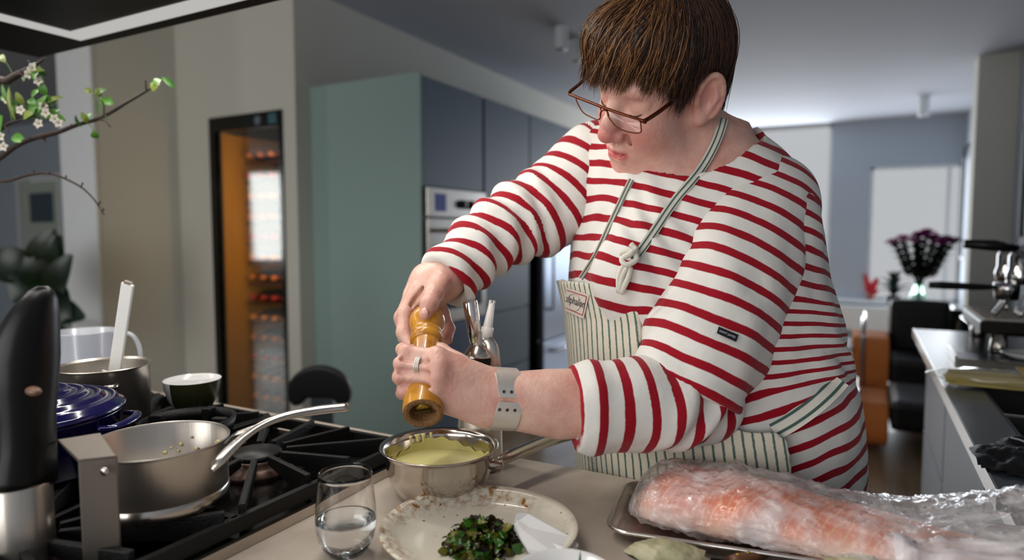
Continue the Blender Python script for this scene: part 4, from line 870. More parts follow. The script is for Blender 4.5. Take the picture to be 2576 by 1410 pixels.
# stoneware plate
p0 = hit(1206, 1333, 2, CZ + .02); rp_ = 248 * ((p0 - OV) @ FW) / F; p0 = np.array([p0[0], p0[1], CZ + .001])
M_PLATE = mat('speckled_stoneware', lin(206, 199, 180), .28, coat=.3)
nt = M_PLATE.node_tree; N = nt.nodes.new; L = nt.links.new; bs = nt.nodes['Principled BSDF']
tc = N('ShaderNodeTexCoord'); ln = N('ShaderNodeVectorMath'); ln.operation = 'LENGTH'; mpz = N('ShaderNodeMapping'); mpz.inputs['Scale'].default_value = (1, 1, 0); L(tc.outputs['Object'], mpz.inputs[0]); L(mpz.outputs[0], ln.inputs[0])
rr = N('ShaderNodeMapRange'); rr.inputs[1].default_value = rp_ * .62; rr.inputs[2].default_value = rp_ * .95; L(ln.outputs['Value'], rr.inputs[0])
n1 = N('ShaderNodeTexNoise'); n1.inputs['Scale'].default_value = 130; n1.inputs['Detail'].default_value = 4; L(tc.outputs['Object'], n1.inputs['Vector'])
n2 = N('ShaderNodeTexNoise'); n2.inputs['Scale'].default_value = 9; n2.inputs['Detail'].default_value = 2; mp9 = N('ShaderNodeMapping'); mp9.inputs['Location'].default_value = (3.3, 1.2, 0); L(tc.outputs['Object'], mp9.inputs[0]); L(mp9.outputs[0], n2.inputs['Vector'])
mm = N('ShaderNodeMath'); mm.operation = 'MULTIPLY'; L(rr.outputs[0], mm.inputs[0]); r2 = N('ShaderNodeMapRange'); r2.inputs[1].default_value = .46; r2.inputs[2].default_value = .62; L(n2.outputs[0], r2.inputs[0]); L(r2.outputs[0], mm.inputs[1])
r1 = N('ShaderNodeMapRange'); r1.inputs[1].default_value = .42; r1.inputs[2].default_value = .62; L(n1.outputs[0], r1.inputs[0])
m3 = N('ShaderNodeMath'); m3.operation = 'MULTIPLY'; L(mm.outputs[0], m3.inputs[0]); L(r1.outputs[0], m3.inputs[1])
sp_ = N('ShaderNodeMapRange'); sp_.inputs[1].default_value = .70; sp_.inputs[2].default_value = .73; n3 = N('ShaderNodeTexNoise'); n3.inputs['Scale'].default_value = 90; n3.inputs['Detail'].default_value = 1; L(tc.outputs['Object'], n3.inputs['Vector']); L(n3.outputs[0], sp_.inputs[0])
mx_ = N('ShaderNodeMath'); mx_.operation = 'MAXIMUM'; L(m3.outputs[0], mx_.inputs[0]); L(sp_.outputs[0], mx_.inputs[1])
mc = N('ShaderNodeMix'); mc.data_type = 'RGBA'; L(mx_.outputs[0], mc.inputs[0]); mc.inputs[6].default_value = lin(208, 202, 186); mc.inputs[7].default_value = lin(140, 92, 30); L(mc.outputs[2], bs.inputs['Base Color'])
pl_ = thing('stoneware_plate', 'pale stoneware plate with rusty speckled rim holding chopped greens', 'plate', p0)
obj('plate', lathe([(0, 0), (rp_ * .62, 0), (rp_ * .72, .004), (rp_ * .90, .014), (rp_ * .985, .022), (rp_, .025), (rp_ * .99, .027), (rp_ * .93, .0235), (rp_ * .86, .017), (rp_ * .78, .0105), (rp_ * .6, .0075), (0, .0070)], p0, 80), M_PLATE, pl_)
hc = hit(1212, 1372, 2, CZ + .01); hc = np.array([hc[0], hc[1], CZ + .009])
rg4 = np.random.default_rng(11)
def herbbits(n, cols, size):
    out = []
    for i in range(n):
        u = rg4.normal(0, .5, 2); r = np.hypot(*u)
        if r > 1.1: u *= 1.0 / r; r = 1.0
        base = hc + RV * u[0] * .038 + FH * u[1] * .034; hgt = .026 * max(0, 1 - r * r * .85) + .001
        c = base + np.array([0, 0, hgt * rg4.uniform(.35, 1.0)]); dv = rg4.normal(0, 1, 3); dv[2] *= .5; dv /= np.linalg.norm(dv)
        L_ = size * rg4.uniform(.6, 1.5); e = c + dv * L_; e[2] = max(e[2], CZ + .009)
        out.append(leafshape(c, e, L_ * rg4.uniform(.15, .42), rg4.normal(0, 1, 3), rg4.uniform(-.3, .4), 5))
    return join(*out)
hp = thing('chopped_greens', 'heap of chopped green herbs and dark vegetables on the stoneware plate', 'food', hc)
for nm, n, c_, sz in (('dark_bits', 330, lin(40, 30, 12), .011), ('herb_bits', 300, lin(48, 88, 22), .012), ('olive_bits', 150, lin(96, 92, 26), .012), ('pale_bits', 40, lin(128, 152, 84), .010)):
    obj(nm, herbbits(n, None, sz), mat('greens_' + nm, c_, .3, coat=.3), hp)['kind'] = 'stuff'
V_, F_ = ball(hc + np.array([0, 0, -.002]), (.034, .031, .019), 24, 12); V_ = V_ + .004 * np.stack([vnoise(V_, 120, 1), vnoise(V_, 120, 2), vnoise(V_, 120, 3)], 1); V_[:, 2] = np.maximum(V_[:, 2], CZ + .0085)
obj('heap_core', (V_, F_), MATS['greens_dark_bits'], hp)
cb_ = [(1294, 1397), (1288, 1388)]
# white bowl with sprig in the near foreground, and the milky scraper lying between bowl and plate
b0 = hit(1418, 1462, 2, CZ + .035); b0 = np.array([b0[0], b0[1] , CZ + .001]); rbw = 132 * ((b0 - OV) @ FW) / F
wb = thing('white_bowl', 'small white porcelain bowl with a green sprig beside the stoneware plate', 'bowl', b0)
obj('bowl', lathe([(0, 0), (rbw * .5, 0), (rbw * .55, .003), (rbw * .86, .02), (rbw, .041), (rbw * .985, .0415), (rbw * .82, .022), (rbw * .5, .008), (0, .006)], b0, 56), M_PORC, wb)
sv = P(1455, 1402, (b0 - OV) @ FW + .02)
cv = thing('chive_sprig', 'short green chive sprig leaning in the white bowl', 'herb', sv - np.array([0, 0, .02]))
obj('blade', leafshape(sv + np.array([0, 0, -.025]), P(1460, 1388, (b0 - OV) @ FW + .02), .0018, -FW, .05, 6), mat('chive', lin(70, 110, 60), .45), cv)
sr = thing('milky_scraper', 'milky translucent plastic scraper resting on the rim of the plate', 'scraper', P(1370, 1360, .72))
a_, b_, c__, d_ = P(1300, 1298, .775), P(1350, 1305, .785), P(1452, 1375, .735), P(1352, 1398, .705)
ed = spline([P(1292, 1330, .765), P(1300, 1298, .775), P(1335, 1300, .78), P(1400, 1335, .765), P(1455, 1374, .735), P(1400, 1392, .715), P(1330, 1388, .72)], 30)
nr = np.array([0, 0, .0018]); n_ = len(ed); V_ = np.concatenate([ed - nr, ed + nr]); F_ = [tuple(range(n_ - 1, -1, -1)), tuple(range(n_, 2 * n_))] + [(i, (i + 1) % n_, n_ + (i + 1) % n_, n_ + i) for i in range(n_)]
obj('blade', (V_, F_), clearmat('milky_plastic', (.95, .96, 1, 1), .0, .72, (.8, .8, .8, 1), .4), sr, smooth=False)
obj('grip', tube([P(1395, 1372, .735), P(1440, 1392, .715)], [.006, .008], 12, flat=.5), mat('milky_grip', lin(214, 214, 214), .35), sr)
# steel tray
tdir = np.array([.986, .164, 0]); tdir /= np.linalg.norm(tdir); tn = np.array([-tdir[1], tdir[0], 0]); t0 = hit(1556, 1338, 2, CZ + .014)
t0 = np.array([t0[0], t0[1], CZ + .001])
def TR(u, v, z): return t0 + tdir * u + tn * v + np.array([0, 0, z])
TL, TW = .60, .155
ty = thing('steel_tray', 'stainless baking tray under the bagged salmon', 'tray', TR(TL / 2, TW / 2, 0))
rings = []
def rring(i, z, r): return [TR(x, y, z) for x, y in rrect(-.012 + i, TL - i, -.004 + i, TW - i, r, 6)]
obj('tray_pan', loft([rring(.012, 0, .018), rring(.006, .004, .022), rring(0, .014, .026), rring(-.003, .015, .028), rring(-.003, .0165, .028), rring(.001, .016, .025), rring(.007, .0055, .021), rring(.013, .0018, .017)]), mat('tray_steel', lin(196, 186, 178), .34, 1.0), ty, flat_angle=60)
rim_ = np.array(rring(-.0032, .0158, .028)); rim_ = np.concatenate([rim_, rim_[:1]])
obj('tray_rim', tube(rim_, .0026, 8, cap=False), mat('tray_rim_steel', lin(214, 208, 202), .25, 1.0), ty)
# salmon side and its bag
M_SAL = mat('salmon_flesh', lin(226, 120, 74), .35, sss=.1)
nt = M_SAL.node_tree; N = nt.nodes.new; L = nt.links.new; bs = nt.nodes['Principled BSDF']
tc = N('ShaderNodeTexCoord'); mp = N('ShaderNodeMapping'); mp.inputs['Rotation'].default_value = (0, 0, .55); mp.inputs['Scale'].default_value = (1, .55, 1); L(tc.outputs['Object'], mp.inputs[0])
wv = N('ShaderNodeTexWave'); wv.inputs['Scale'].default_value = 34; wv.inputs['Distortion'].default_value = 5; wv.inputs['Detail'].default_value = 2; wv.inputs['Detail Scale'].default_value = 1.2; L(mp.outputs[0], wv.inputs['Vector'])
cr = N('ShaderNodeValToRGB'); cr.color_ramp.elements[0].position = .72; cr.color_ramp.elements[0].color = lin(232, 116, 62); cr.color_ramp.elements[1].position = .97; cr.color_ramp.elements[1].color = lin(240, 168, 124); L(wv.outputs[0], cr.inputs[0])
sxz = N('ShaderNodeSeparateXYZ'); L(tc.outputs['Object'], sxz.inputs[0]); zr = N('ShaderNodeMapRange'); zr.inputs[1].default_value = .020; zr.inputs[2].default_value = .046; L(sxz.outputs[2], zr.inputs[0])
nz_ = N('ShaderNodeTexNoise'); nz_.inputs['Scale'].default_value = 25; L(tc.outputs['Object'], nz_.inputs['Vector']); za = N('ShaderNodeMath'); za.operation = 'MULTIPLY_ADD'; za.inputs[1].default_value = .03; za.inputs[2].default_value = -.015; L(nz_.outputs[0], za.inputs[0]); zb_ = N('ShaderNodeMath'); L(sxz.outputs[2], zb_.inputs[0]); L(za.outputs[0], zb_.inputs[1]); L(zb_.outputs[0], zr.inputs[0])
mc = N('ShaderNodeMix'); mc.data_type = 'RGBA'; L(zr.outputs[0], mc.inputs[0]); mc.inputs[6].default_value = lin(240, 200, 178); L(cr.outputs[0], mc.inputs[7]); L(mc.outputs[2], bs.inputs['Base Color'])
def body_ring(u, n=36, grow=0.0, lift=0.0):
    "outline of the fish cross-section at length fraction u"
    w = np.interp(u, [0, .03, .10, .25, .45, .65, .82, 1.0], [.012, .045, .068, .076, .068, .058, .048, .030]) + grow
    h = np.interp(u, [0, .03, .10, .25, .45, .65, .82, 1.0], [.010, .036, .058, .060, .045, .036, .030, .018]) + grow
    c = np.interp(u, [0, .25, .5, .8, 1], [.088, .082, .060, .030, .02])
    out = []
    for a in np.linspace(0, 2 * math.pi, n, endpoint=False):
        x, z = math.cos(a), math.sin(a); x = np.sign(x) * abs(x) ** .8; z = np.sign(z) * abs(z) ** .85
        out.append(TR(.006 + u * .52, c + x * w, .004 + lift + h * .5 + z * h * .5))
    return out
us = np.r_[0, .008, .02, .04, np.linspace(.07, 1, 44)]
V_, F_ = loft([body_ring(u) for u in us]); V_ = V_ + np.stack([vnoise(V_, 30, 5), vnoise(V_, 30, 6), vnoise(V_, 30, 7)], 1) * .003
V_[:, 2] = np.maximum(V_[:, 2], CZ + .0035)
sm = thing('salmon_fillet', 'thick orange salmon side lying on the steel tray inside a clear bag', 'salmon', TR(.26, .07, .003))
obj('flesh', (V_, F_), M_SAL, sm)
# bag: loose wrinkled film around the fish, puffed up beyond its tail
def ridge(p, sc, seed): return 1 - np.abs(vnoise(p, sc, seed)) * 2
na, nu = 96, 130; rings = []
for u in np.r_[0, .004, .012, .024, .04, np.linspace(.06, 1.28, nu)]:
    uu = min(u, 1.0)
    w = np.interp(u, [0, .02, .06, .1, .25, .5, .7, .9, 1.05, 1.2, 1.28], [.012, .045, .066, .074, .082, .078, .078, .086, .10, .085, .05])
    h = np.interp(u, [0, .02, .06, .1, .25, .45, .62, .8, .95, 1.1, 1.2, 1.28], [.012, .038, .056, .062, .068, .054, .054, .082, .104, .100, .075, .035])
    c = np.interp(u, [0, .25, .5, .8, 1.05, 1.28], [.088, .082, .064, .05, .045, .03])
    rr_ = []
    for a in np.linspace(0, 2 * math.pi, na, endpoint=False):
        x, z = math.cos(a), math.sin(a); x = np.sign(x) * abs(x) ** .8; z = np.sign(z) * abs(z) ** .85
        rr_.append(TR(.0 + u * .53, c + x * w, .004 + h * .5 + z * h * .5))
    rings.append(rr_)
V_, F_ = loft(rings); cen = TR(.3, .07, .03)
nrm = V_ - (cen + np.outer((V_ - cen) @ tdir, tdir)); nrm /= np.linalg.norm(nrm, axis=1)[:, None] + 1e-9
q_ = V_ - t0; qa = np.stack([q_ @ tdir * .55, q_ @ tn, q_[:, 2] * .8], 1)
wr = .0062 * np.clip(ridge(qa, 34, 21), -.3, 1) ** 3 + .0045 * np.clip(ridge(qa[:, [1, 0, 2]] + .2 * vnoise(qa, 20, 2)[:, None], 60, 22), -.2, 1) ** 3 + .003 * vnoise(qa, 22, 23)
V_ = V_ + nrm * (wr - .001)[:, None]; V_[:, 2] = np.maximum(V_[:, 2], CZ + .0022)
M_BAG = clearmat('clear_plastic_bag', (.99, .985, .985, 1), .02, .2, (.86, .82, .82, 1), .14, bump=(55, .8), hazenoise=(14, .12, .66))
pbg = thing('plastic_bag', 'clear wrinkled plastic bag wrapped around the salmon', 'bag', TR(.3, .07, .002))
obj('film', (V_, F_), M_BAG, pbg)
# crumpled open end of the bag nearer the camera
g = 54; uu_, vv_ = np.meshgrid(np.linspace(0, 1, g), np.linspace(0, 1, 40), indexing='ij')
pp = np.stack([uu_ * 3, vv_ * 2, 0 * uu_], -1)
hz = (.030 + .035 * np.sin(uu_ * 2.6) ** 2) * np.sin(np.pi * np.clip(vv_, .02, .98)) ** .6 + .010 * (ridge(pp, 2.2, 31) ** 3) * np.sin(np.pi * vv_) + .006 * ridge(pp, 4.4, 32)
V_ = (t0 + np.multiply.outer(.285 + uu_ * .40, tdir) + np.multiply.outer(-.075 + vv_ * .13 - .045 * uu_, tn)); V_[..., 2] = np.maximum(CZ + .018 + hz, CZ + .018); V_ = V_.reshape(-1, 3)
F_ = [(i * 40 + j, (i + 1) * 40 + j, (i + 1) * 40 + j + 1, i * 40 + j + 1) for i in range(g - 1) for j in range(39)]
obj('loose_end', (V_, F_), clearmat('milky_bag', (.99, .985, .985, 1), .02, .4, (.84, .82, .84, 1), .2, bump=(45, .35), hazenoise=(16, .25, .78)), pbg)
V2, F2 = ball(TR(.42, -.02, .032), (.11, .035, .022), 24, 12); V2 = V2 + .004 * np.stack([vnoise(V2, 60, 1), vnoise(V2, 60, 2), vnoise(V2, 60, 3)], 1)
tl = thing('salmon_tail_piece', 'pink salmon tail piece inside the loose end of the bag', 'salmon', TR(.42, -.02, .004)); obj('flesh', (V2, F2), mat('salmon_pink', lin(214, 128, 112), .4, var=(30, lin(228, 168, 150))), tl)
# oysters, dark board and oyster knife at the front edge
M_SHELL = mat('oyster_shell', lin(190, 184, 150), .5, var=(28, lin(120, 118, 84), .35, .7), bump=(70, .5))
M_NACRE = mat('oyster_edge', lin(206, 206, 186), .4, var=(40, lin(140, 150, 120), .4, .7), bump=(90, .5))
def oyster(px, py, w, h, label, seed, yaw):
    o0 = hit(px, py, 2, CZ + .016); o0 = np.array([o0[0], o0[1], CZ + .001])
    o = thing('oyster', label, 'oyster', o0, 'closed oysters on the island')
    for nm, sg, m_ in (('lower_shell', -1, M_NACRE), ('upper_shell', 1, M_SHELL)):
        V = []; F_ = []; nr_, na_ = 12, 40
        for i in range(nr_ + 1):
            for j in range(na_):
                t = i / nr_; a = 2 * math.pi * j / na_; R = (1 + .10 * math.sin(2 * a + seed) + .07 * math.sin(5 * a + seed * 2) + .03 * math.sin(11 * a)) * t
                x, y = R * math.cos(a) * w * (1.0 if math.cos(a) > 0 else .8), R * math.sin(a) * h
                lay = .0016 * math.sin(t * 26 + 1.5 * math.sin(a * 2)); z = .016 + sg * (.015 * (1 - t ** 2.2) + lay * t)
                V.append((x, y, z))
        F_ = [(i * na_ + j, i * na_ + (j + 1) % na_, (i + 1) * na_ + (j + 1) % na_, (i + 1) * na_ + j) for i in range(nr_) for j in range(na_)]
        V = np.array(V); c_, s_ = math.cos(yaw), math.sin(yaw); V = np.c_[V[:, 0] * c_ - V[:, 1] * s_, V[:, 0] * s_ + V[:, 1] * c_, V[:, 2]] + o0
        V = V + .0018 * np.stack([vnoise(V, 90, seed), vnoise(V, 90, seed + 1), vnoise(V, 90, seed + 2)], 1); V[:, 2] = np.maximum(V[:, 2], CZ + .0005)
        obj(nm, (V, F_ if sg > 0 else [f[::-1] for f in F_]), m_, o)
oyster(1668, 1400, .047, .030, 'ridged pale green oyster in front of the steel tray', 3, .5)
oyster(2170, 1425, .050, .036, 'beige oyster half tucked under the bag end', 8, .9)
kb0 = hit(1880, 1408, 2, CZ + .02)
brd = thing('dark_board', 'thin black board lying in front of the steel tray', 'board', np.r_[hit(1900, 1420, 2, CZ)[:2], CZ])
bx0 = hit(1800, 1392, 2, CZ + .006)
obj('board', prism([tuple((bx0 + tdir * a + tn * b)[:2]) for a, b in ((-.005, -.2), (.30, -.2), (.30, -.012), (-.005, -.012))], CZ + .0006, CZ + .006), M_BLACK, brd, smooth=False, bevel=.001)
kn = thing('oyster_knife', 'short knife with riveted brown wooden handle on the black board', 'knife', np.r_[kb0[:2], CZ + .0065])
ka, kb_ = P(1838, 1412, .715), P(1925, 1392, .73); ka[2] = kb_[2] = CZ + .0125
obj('handle', tube([ka, ka * .75 + kb_ * .25, ka * .4 + kb_ * .6, kb_], [.007, .0085, .0075, .006], 14, flat=.7), mat('walnut', lin(92, 58, 34), .4), kn)
for t in (.2, .5): obj('rivet', lathe([(.0022, 0), (.0018, .001), (.0001, .0012)], ka * (1 - t) + kb_ * t + np.array([0, 0, .0055]), 12), mat('brass', lin(200, 160, 70), .25, 1.0), kn)
obj('blade', bar(kb_, kb_ + (kb_ - ka) * .7, .010, .0015), M_STEEL_H, kn, smooth=False)
# ---------------------------------------------------------------- signed-distance modelling for the figure
class Grid:
    def __init__(s, lo, hi, h):
        s.lo = np.array(lo, float); s.h = h; s.n = np.ceil((np.array(hi) - s.lo) / h).astype(int) + 1
        s.ax = [(s.lo[i] + h * np.arange(s.n[i])).astype(np.float32) for i in range(3)]
        s.f = np.full(s.n, .08, np.float32)
    def sl(s, bmin, bmax, pad):
        a = np.clip(np.floor((np.array(bmin) - pad - s.lo) / s.h).astype(int), 0, s.n); b = np.clip(np.ceil((np.array(bmax) + pad - s.lo) / s.h).astype(int) + 1, 0, s.n)
        return tuple(slice(i, max(i, j)) for i, j in zip(a, b))
    def pts(s, sl): return s.ax[0][sl[0]][:, None, None], s.ax[1][sl[1]][None, :, None], s.ax[2][sl[2]][None, None, :]
    def put(s, sl, d, k, sub=False):
        a = s.f[sl]
        if a.size == 0: return
        if sub:
            d = -d
            if k <= 0: s.f[sl] = np.maximum(a, d); return
            h = np.clip(.5 - .5 * (a - d) / k, 0, 1); s.f[sl] = a * (1 - h) + d * h + k * h * (1 - h)
        else:
            if k <= 0: s.f[sl] = np.minimum(a, d); return
            h = np.clip(.5 + .5 * (a - d) / k, 0, 1); s.f[sl] = a * (1 - h) + d * h - k * h * (1 - h)
    def cap(s, a, b, ra, rb=None, k=.01, sub=False, pad=.03):
        a = np.array(a, float); b = np.array(b, float); rb = ra if rb is None else rb; R = max(ra, rb)
        sl = s.sl(np.minimum(a, b) - R, np.maximum(a, b) + R, pad + k); x, y, z = s.pts(sl); d = b - a; L2 = max(d @ d, 1e-12)
        t = np.clip(((x - a[0]) * d[0] + (y - a[1]) * d[1] + (z - a[2]) * d[2]) / L2, 0, 1)
        s.put(sl, np.sqrt((x - a[0] - t * d[0]) ** 2 + (y - a[1] - t * d[1]) ** 2 + (z - a[2] - t * d[2]) ** 2) - (ra + (rb - ra) * t), k, sub)
    def chain(s, pts, rads, k=.008, sub=False):
        for i in range(len(pts) - 1): s.cap(pts[i], pts[i + 1], rads[i], rads[i + 1], k, sub)
    def ell(s, c, r, k=.01, R=None, sub=False, pad=.03):
        c = np.array(c, float); r = np.array(r, float) if not np.isscalar(r) else np.full(3, r); R = np.eye(3) if R is None else R
        e = np.sqrt(((R * r) ** 2).sum(1)); sl = s.sl(c - e, c + e, pad + k); x, y, z = s.pts(sl); dx, dy, dz = x - c[0], y - c[1], z - c[2]
        q = [dx * R[0, i] + dy * R[1, i] + dz * R[2, i] for i in range(3)]
        k0 = np.sqrt(sum((q[i] / r[i]) ** 2 for i in range(3))); k1 = np.sqrt(sum((q[i] / r[i] ** 2) ** 2 for i in range(3))) + 1e-6
        s.put(sl, k0 * (k0 - 1) / k1, k, sub)
    def fun(s, fn, k=.01, sub=False, bmin=None, bmax=None):
        sl = s.sl(s.lo if bmin is None else bmin, s.lo + s.h * s.n if bmax is None else bmax, 0); s.put(sl, fn(*s.pts(sl)), k, sub)
    def mesh(s):
        f = s.f; ids = []; pos = []; quads = []
        nc = s.n - 1; st = np.array([nc[1] * nc[2], nc[2], 1])
        for ax in range(3):
            f0 = np.moveaxis(f, ax, 0)[:-1]; f1 = np.moveaxis(f, ax, 0)[1:]
            I = np.argwhere((f0 < 0) != (f1 < 0))
            if len(I) == 0: continue
            v0 = f0[tuple(I.T)]; v1 = f1[tuple(I.T)]; t = v0 / (v0 - v1)
            o = [i for i in range(3) if i != ax]; G = np.zeros((len(I), 3), int); G[:, ax] = I[:, 0]; G[:, o[0]] = I[:, 1]; G[:, o[1]] = I[:, 2]
            ok = np.all((G[:, o] > 0) & (G[:, o] < nc[o]), axis=1); G = G[ok]; t = t[ok]; neg = (v0 < 0)[ok]
            p = G.astype(float); p[:, ax] += t; cell = []
            for da, db in ((0, 0), (-1, 0), (-1, -1), (0, -1)):
                c = G.copy(); c[:, o[0]] += da; c[:, o[1]] += db; cid = c @ st; cell.append(cid); ids.append(cid); pos.append(p)
            q = np.stack(cell, 1); flip = neg if ax != 1 else ~neg; q[~flip] = q[~flip][:, ::-1]; quads.append(q)
        ids = np.concatenate(ids); pos = np.concatenate(pos); u, inv = np.unique(ids, return_inverse=True); cnt = np.bincount(inv)
        V = np.stack([np.bincount(inv, pos[:, i]) / cnt for i in range(3)], 1) * s.h + s.lo
        Q = np.searchsorted(u, np.concatenate(quads)); return V, Q
def vnormals(V, Q):
    n = np.cross(V[Q[:, 2]] - V[Q[:, 0]], V[Q[:, 3]] - V[Q[:, 1]]); N = np.zeros_like(V)
    for i in range(4):
        for a in range(3): N[:, a] += np.bincount(Q[:, i], n[:, a], len(V))
    return N / (np.linalg.norm(N, axis=1)[:, None] + 1e-12)
def smoothmesh(V, Q, it=2, lam=.5):
    e = np.concatenate([Q[:, [0, 1]], Q[:, [1, 2]], Q[:, [2, 3]], Q[:, [3, 0]]]); e = np.concatenate([e, e[:, ::-1]]); cnt = np.bincount(e[:, 0], minlength=len(V))[:, None] + 1e-9
    for _ in range(it):
        S = np.stack([np.bincount(e[:, 0], V[e[:, 1], a], len(V)) for a in range(3)], 1) / cnt; V = V + lam * (S - V)
    return V
def fattr(o, name, vals):
    a = o.data.attributes.new(name, 'FLOAT', 'POINT'); a.data.foreach_set('value', np.asarray(vals, np.float32))
def put(name, V, Q, m, parent, **k): return obj(name, (c2w(V), Q), m, parent, **k)
BVHS = {}
def add_bvh(V, Q, name):
    from mathutils.bvhtree import BVHTree
    BVHS[name] = BVHTree.FromPolygons([Vector(v) for v in c2w(V)], [tuple(int(i) for i in q) for q in Q])
def on_surface(px, py, off=.003, sel=None):
    "point on the nearest clothing surface on the sight line of a pixel, lifted off it (camera axes)"
    o = Vector(OV); d = Vector(P(px, py, 1.0) - OV).normalized(); best = None
    for i, b in BVHS.items():
        if sel is not None and i not in sel: continue
        r = b.ray_cast(o, d)
        if r[0] is not None and (best is None or r[3] < best[1]): best = (r[0], r[3], r[1])
    if best is None: return None
    w = np.array(best[0]) - np.array(d) * off
    return (w - OV) @ CAMROT

# ---------------------------------------------------------------- the cook
foot = c2w(C(1800, 1200, 1.12)); foot[2] = 0
person = thing('person', 'person in a red and white striped shirt and apron grinding pepper over the sauce', 'person', foot)
HR = np.array([[.562, -.160, -.812], [-.446, .768, -.460], [.697, .620, .360]]); u_, s_, vt_ = np.linalg.svd(HR); HR = u_ @ vt_
HO = np.array([.2234, .2940, -.990])
def hl(x, y, z): return HO + HR @ np.array([x, y, z], float)
def hinv(V): return (V - HO) @ HR

# torso as a stack of turned ellipses: image row, image column, distance, half width, half depth
TS = [(330, 1712, 1.09, .125, .075), (365, 1700, 1.09, .142, .092), (400, 1695, 1.09, .162, .106), (460, 1700, 1.09, .184, .124), (530, 1716, 1.09, .200, .142), (600, 1734, 1.09, .208, .156),
      (700, 1738, 1.09, .213, .170), (800, 1758, 1.095, .222, .182), (900, 1772, 1.10, .226, .190), (1000, 1788, 1.11, .228, .196), (1100, 1800, 1.125, .229, .196), (1200, 1806, 1.14, .232, .196), (1320, 1808, 1.15, .232, .190), (1700, 1812, 1.17, .20, .15)]
TY = np.array([-(a[0] - CY) * a[2] / F for a in TS])[::-1]; TXc = np.array([(a[1] - CX) * a[2] / F for a in TS])[::-1]; TZc = np.array([-a[2] for a in TS])[::-1]
TA = np.array([a[3] for a in TS])[::-1]; TB = np.array([a[4] for a in TS])[::-1]
BY = math.radians(35); SD = (math.cos(BY), math.sin(BY)); FD = (-math.sin(BY), math.cos(BY))     # her left, her front, in (x, z)
def torso_at(y):
    return [np.interp(y, TY, a) for a in (TXc, TZc, TA, TB)]
def torso(x, y, z, grow=0.0):
    cx_, cz_, A, B = torso_at(y); dx, dz = x - cx_, z - cz_
    u = (dx * SD[0] + dz * SD[1]); v = (dx * FD[0] + dz * FD[1]); A = A + grow; B = B + grow
    k0 = np.sqrt((u / A) ** 2 + (v / B) ** 2) + 1e-6; k1 = np.sqrt((u / A ** 2) ** 2 + (v / B ** 2) ** 2) + 1e-6
    d = k0 * (k0 - 1) / k1
    return np.maximum(d, y - TY[-1]).astype(np.float32)
def phi(V):
    cx_, cz_, A, B = torso_at(V[:, 1]); dx, dz = V[:, 0] - cx_, V[:, 2] - cz_
    return np.arctan2((dx * SD[0] + dz * SD[1]) / A, (dx * FD[0] + dz * FD[1]) / B)

# skin material
M_SKIN = mat('skin', lin(206, 146, 122), .42, sss=.12)
nt = M_SKIN.node_tree; N = nt.nodes.new; L = nt.links.new; bs = nt.nodes['Principled BSDF']
tc = N('ShaderNodeTexCoord'); n1 = N('ShaderNodeTexNoise'); n1.inputs['Scale'].default_value = 22; n1.inputs['Detail'].default_value = 6; L(tc.outputs['Object'], n1.inputs['Vector'])
cr = N('ShaderNodeValToRGB'); cr.color_ramp.elements[0].position = .36; cr.color_ramp.elements[0].color = lin(214, 176, 160); cr.color_ramp.elements[1].position = .68; cr.color_ramp.elements[1].color = lin(194, 142, 128); L(n1.outputs[0], cr.inputs[0])
rd_ = N('ShaderNodeAttribute'); rd_.attribute_name = 'flush'; mcx = N('ShaderNodeMix'); mcx.data_type = 'RGBA'; L(rd_.outputs['Fac'], mcx.inputs[0]); L(cr.outputs[0], mcx.inputs[6]); mcx.inputs[7].default_value = lin(184, 88, 86); L(mcx.outputs[2], bs.inputs['Base Color'])
n2 = N('ShaderNodeTexNoise'); n2.inputs['Scale'].default_value = 180; n2.inputs['Detail'].default_value = 3; L(tc.outputs['Object'], n2.inputs['Vector']); bp = N('ShaderNodeBump'); bp.inputs['Strength'].default_value = .28; bp.inputs['Distance'].default_value = .003; L(n2.outputs[0], bp.inputs['Height']); L(bp.outputs[0], bs.inputs['Normal'])

# --- head, neck and chest, one surface
G = Grid((.03, -.02, -1.24), (.44, .47, -.815), .0022)
NB = C(1738, 470, 1.10)
G.ell(hl(0, .045, -.015), (.075, .090, .096), 0, HR)
G.ell(hl(0, .0, .026), (.064, .092, .066), .02, HR)
G.ell(hl(0, -.066, .026), (.057, .052, .056), .025, HR)
G.ell(hl(0, -.094, .030), (.050, .034, .050), .025, HR)
G.ell(hl(0, -.104, .056), (.026, .021, .021), .02, HR)
for s in (-1, 1):
    G.ell(hl(s * .036, -.036, .054), (.030, .034, .030), .022, HR)
    G.ell(hl(s * .046, -.078, .026), (.022, .032, .034), .025, HR)
G.cap(hl(-.034, .027, .076), hl(.034, .027, .076), .0125, k=.018)
G.ell(hl(0, -.070, .068), (.034, .030, .024), .02, HR)
for s in (-1, 1): G.ell(hl(s * .034, .006, .094), (.019, .0125, .016), .016, HR, sub=True)
for s in (-1, 1):
    G.ell(hl(s * .033, .004, .0685), (.0165, .0135, .0135), .005, HR)
    G.cap(hl(s * .017, .016, .078), hl(s * .046, .014, .068), .0048, k=.007)          # upper lid fold
    G.cap(hl(s * .018, -.010, .078), hl(s * .045, -.010, .066), .0040, k=.010)        # bag under the eye
G.chain([hl(0, .020, .078), hl(0, .002, .090), hl(0, -.020, .102), hl(0, -.034, .1075)], [.0095, .0085, .0105, .0125], .010)
G.ell(hl(0, -.036, .108), (.0135, .0115, .0125), .006, HR)
for s in (-1, 1):
    G.ell(hl(s * .0135, -.040, .0965), (.0085, .0085, .0105), .006, HR)
    G.ell(hl(s * .0072, -.0495, .100), (.0030, .0030, .005), .003, HR, sub=True)
    G.cap(hl(s * .021, -.042, .088), hl(s * .034, -.074, .070), .0030, k=.008, sub=True)   # fold from nose to mouth
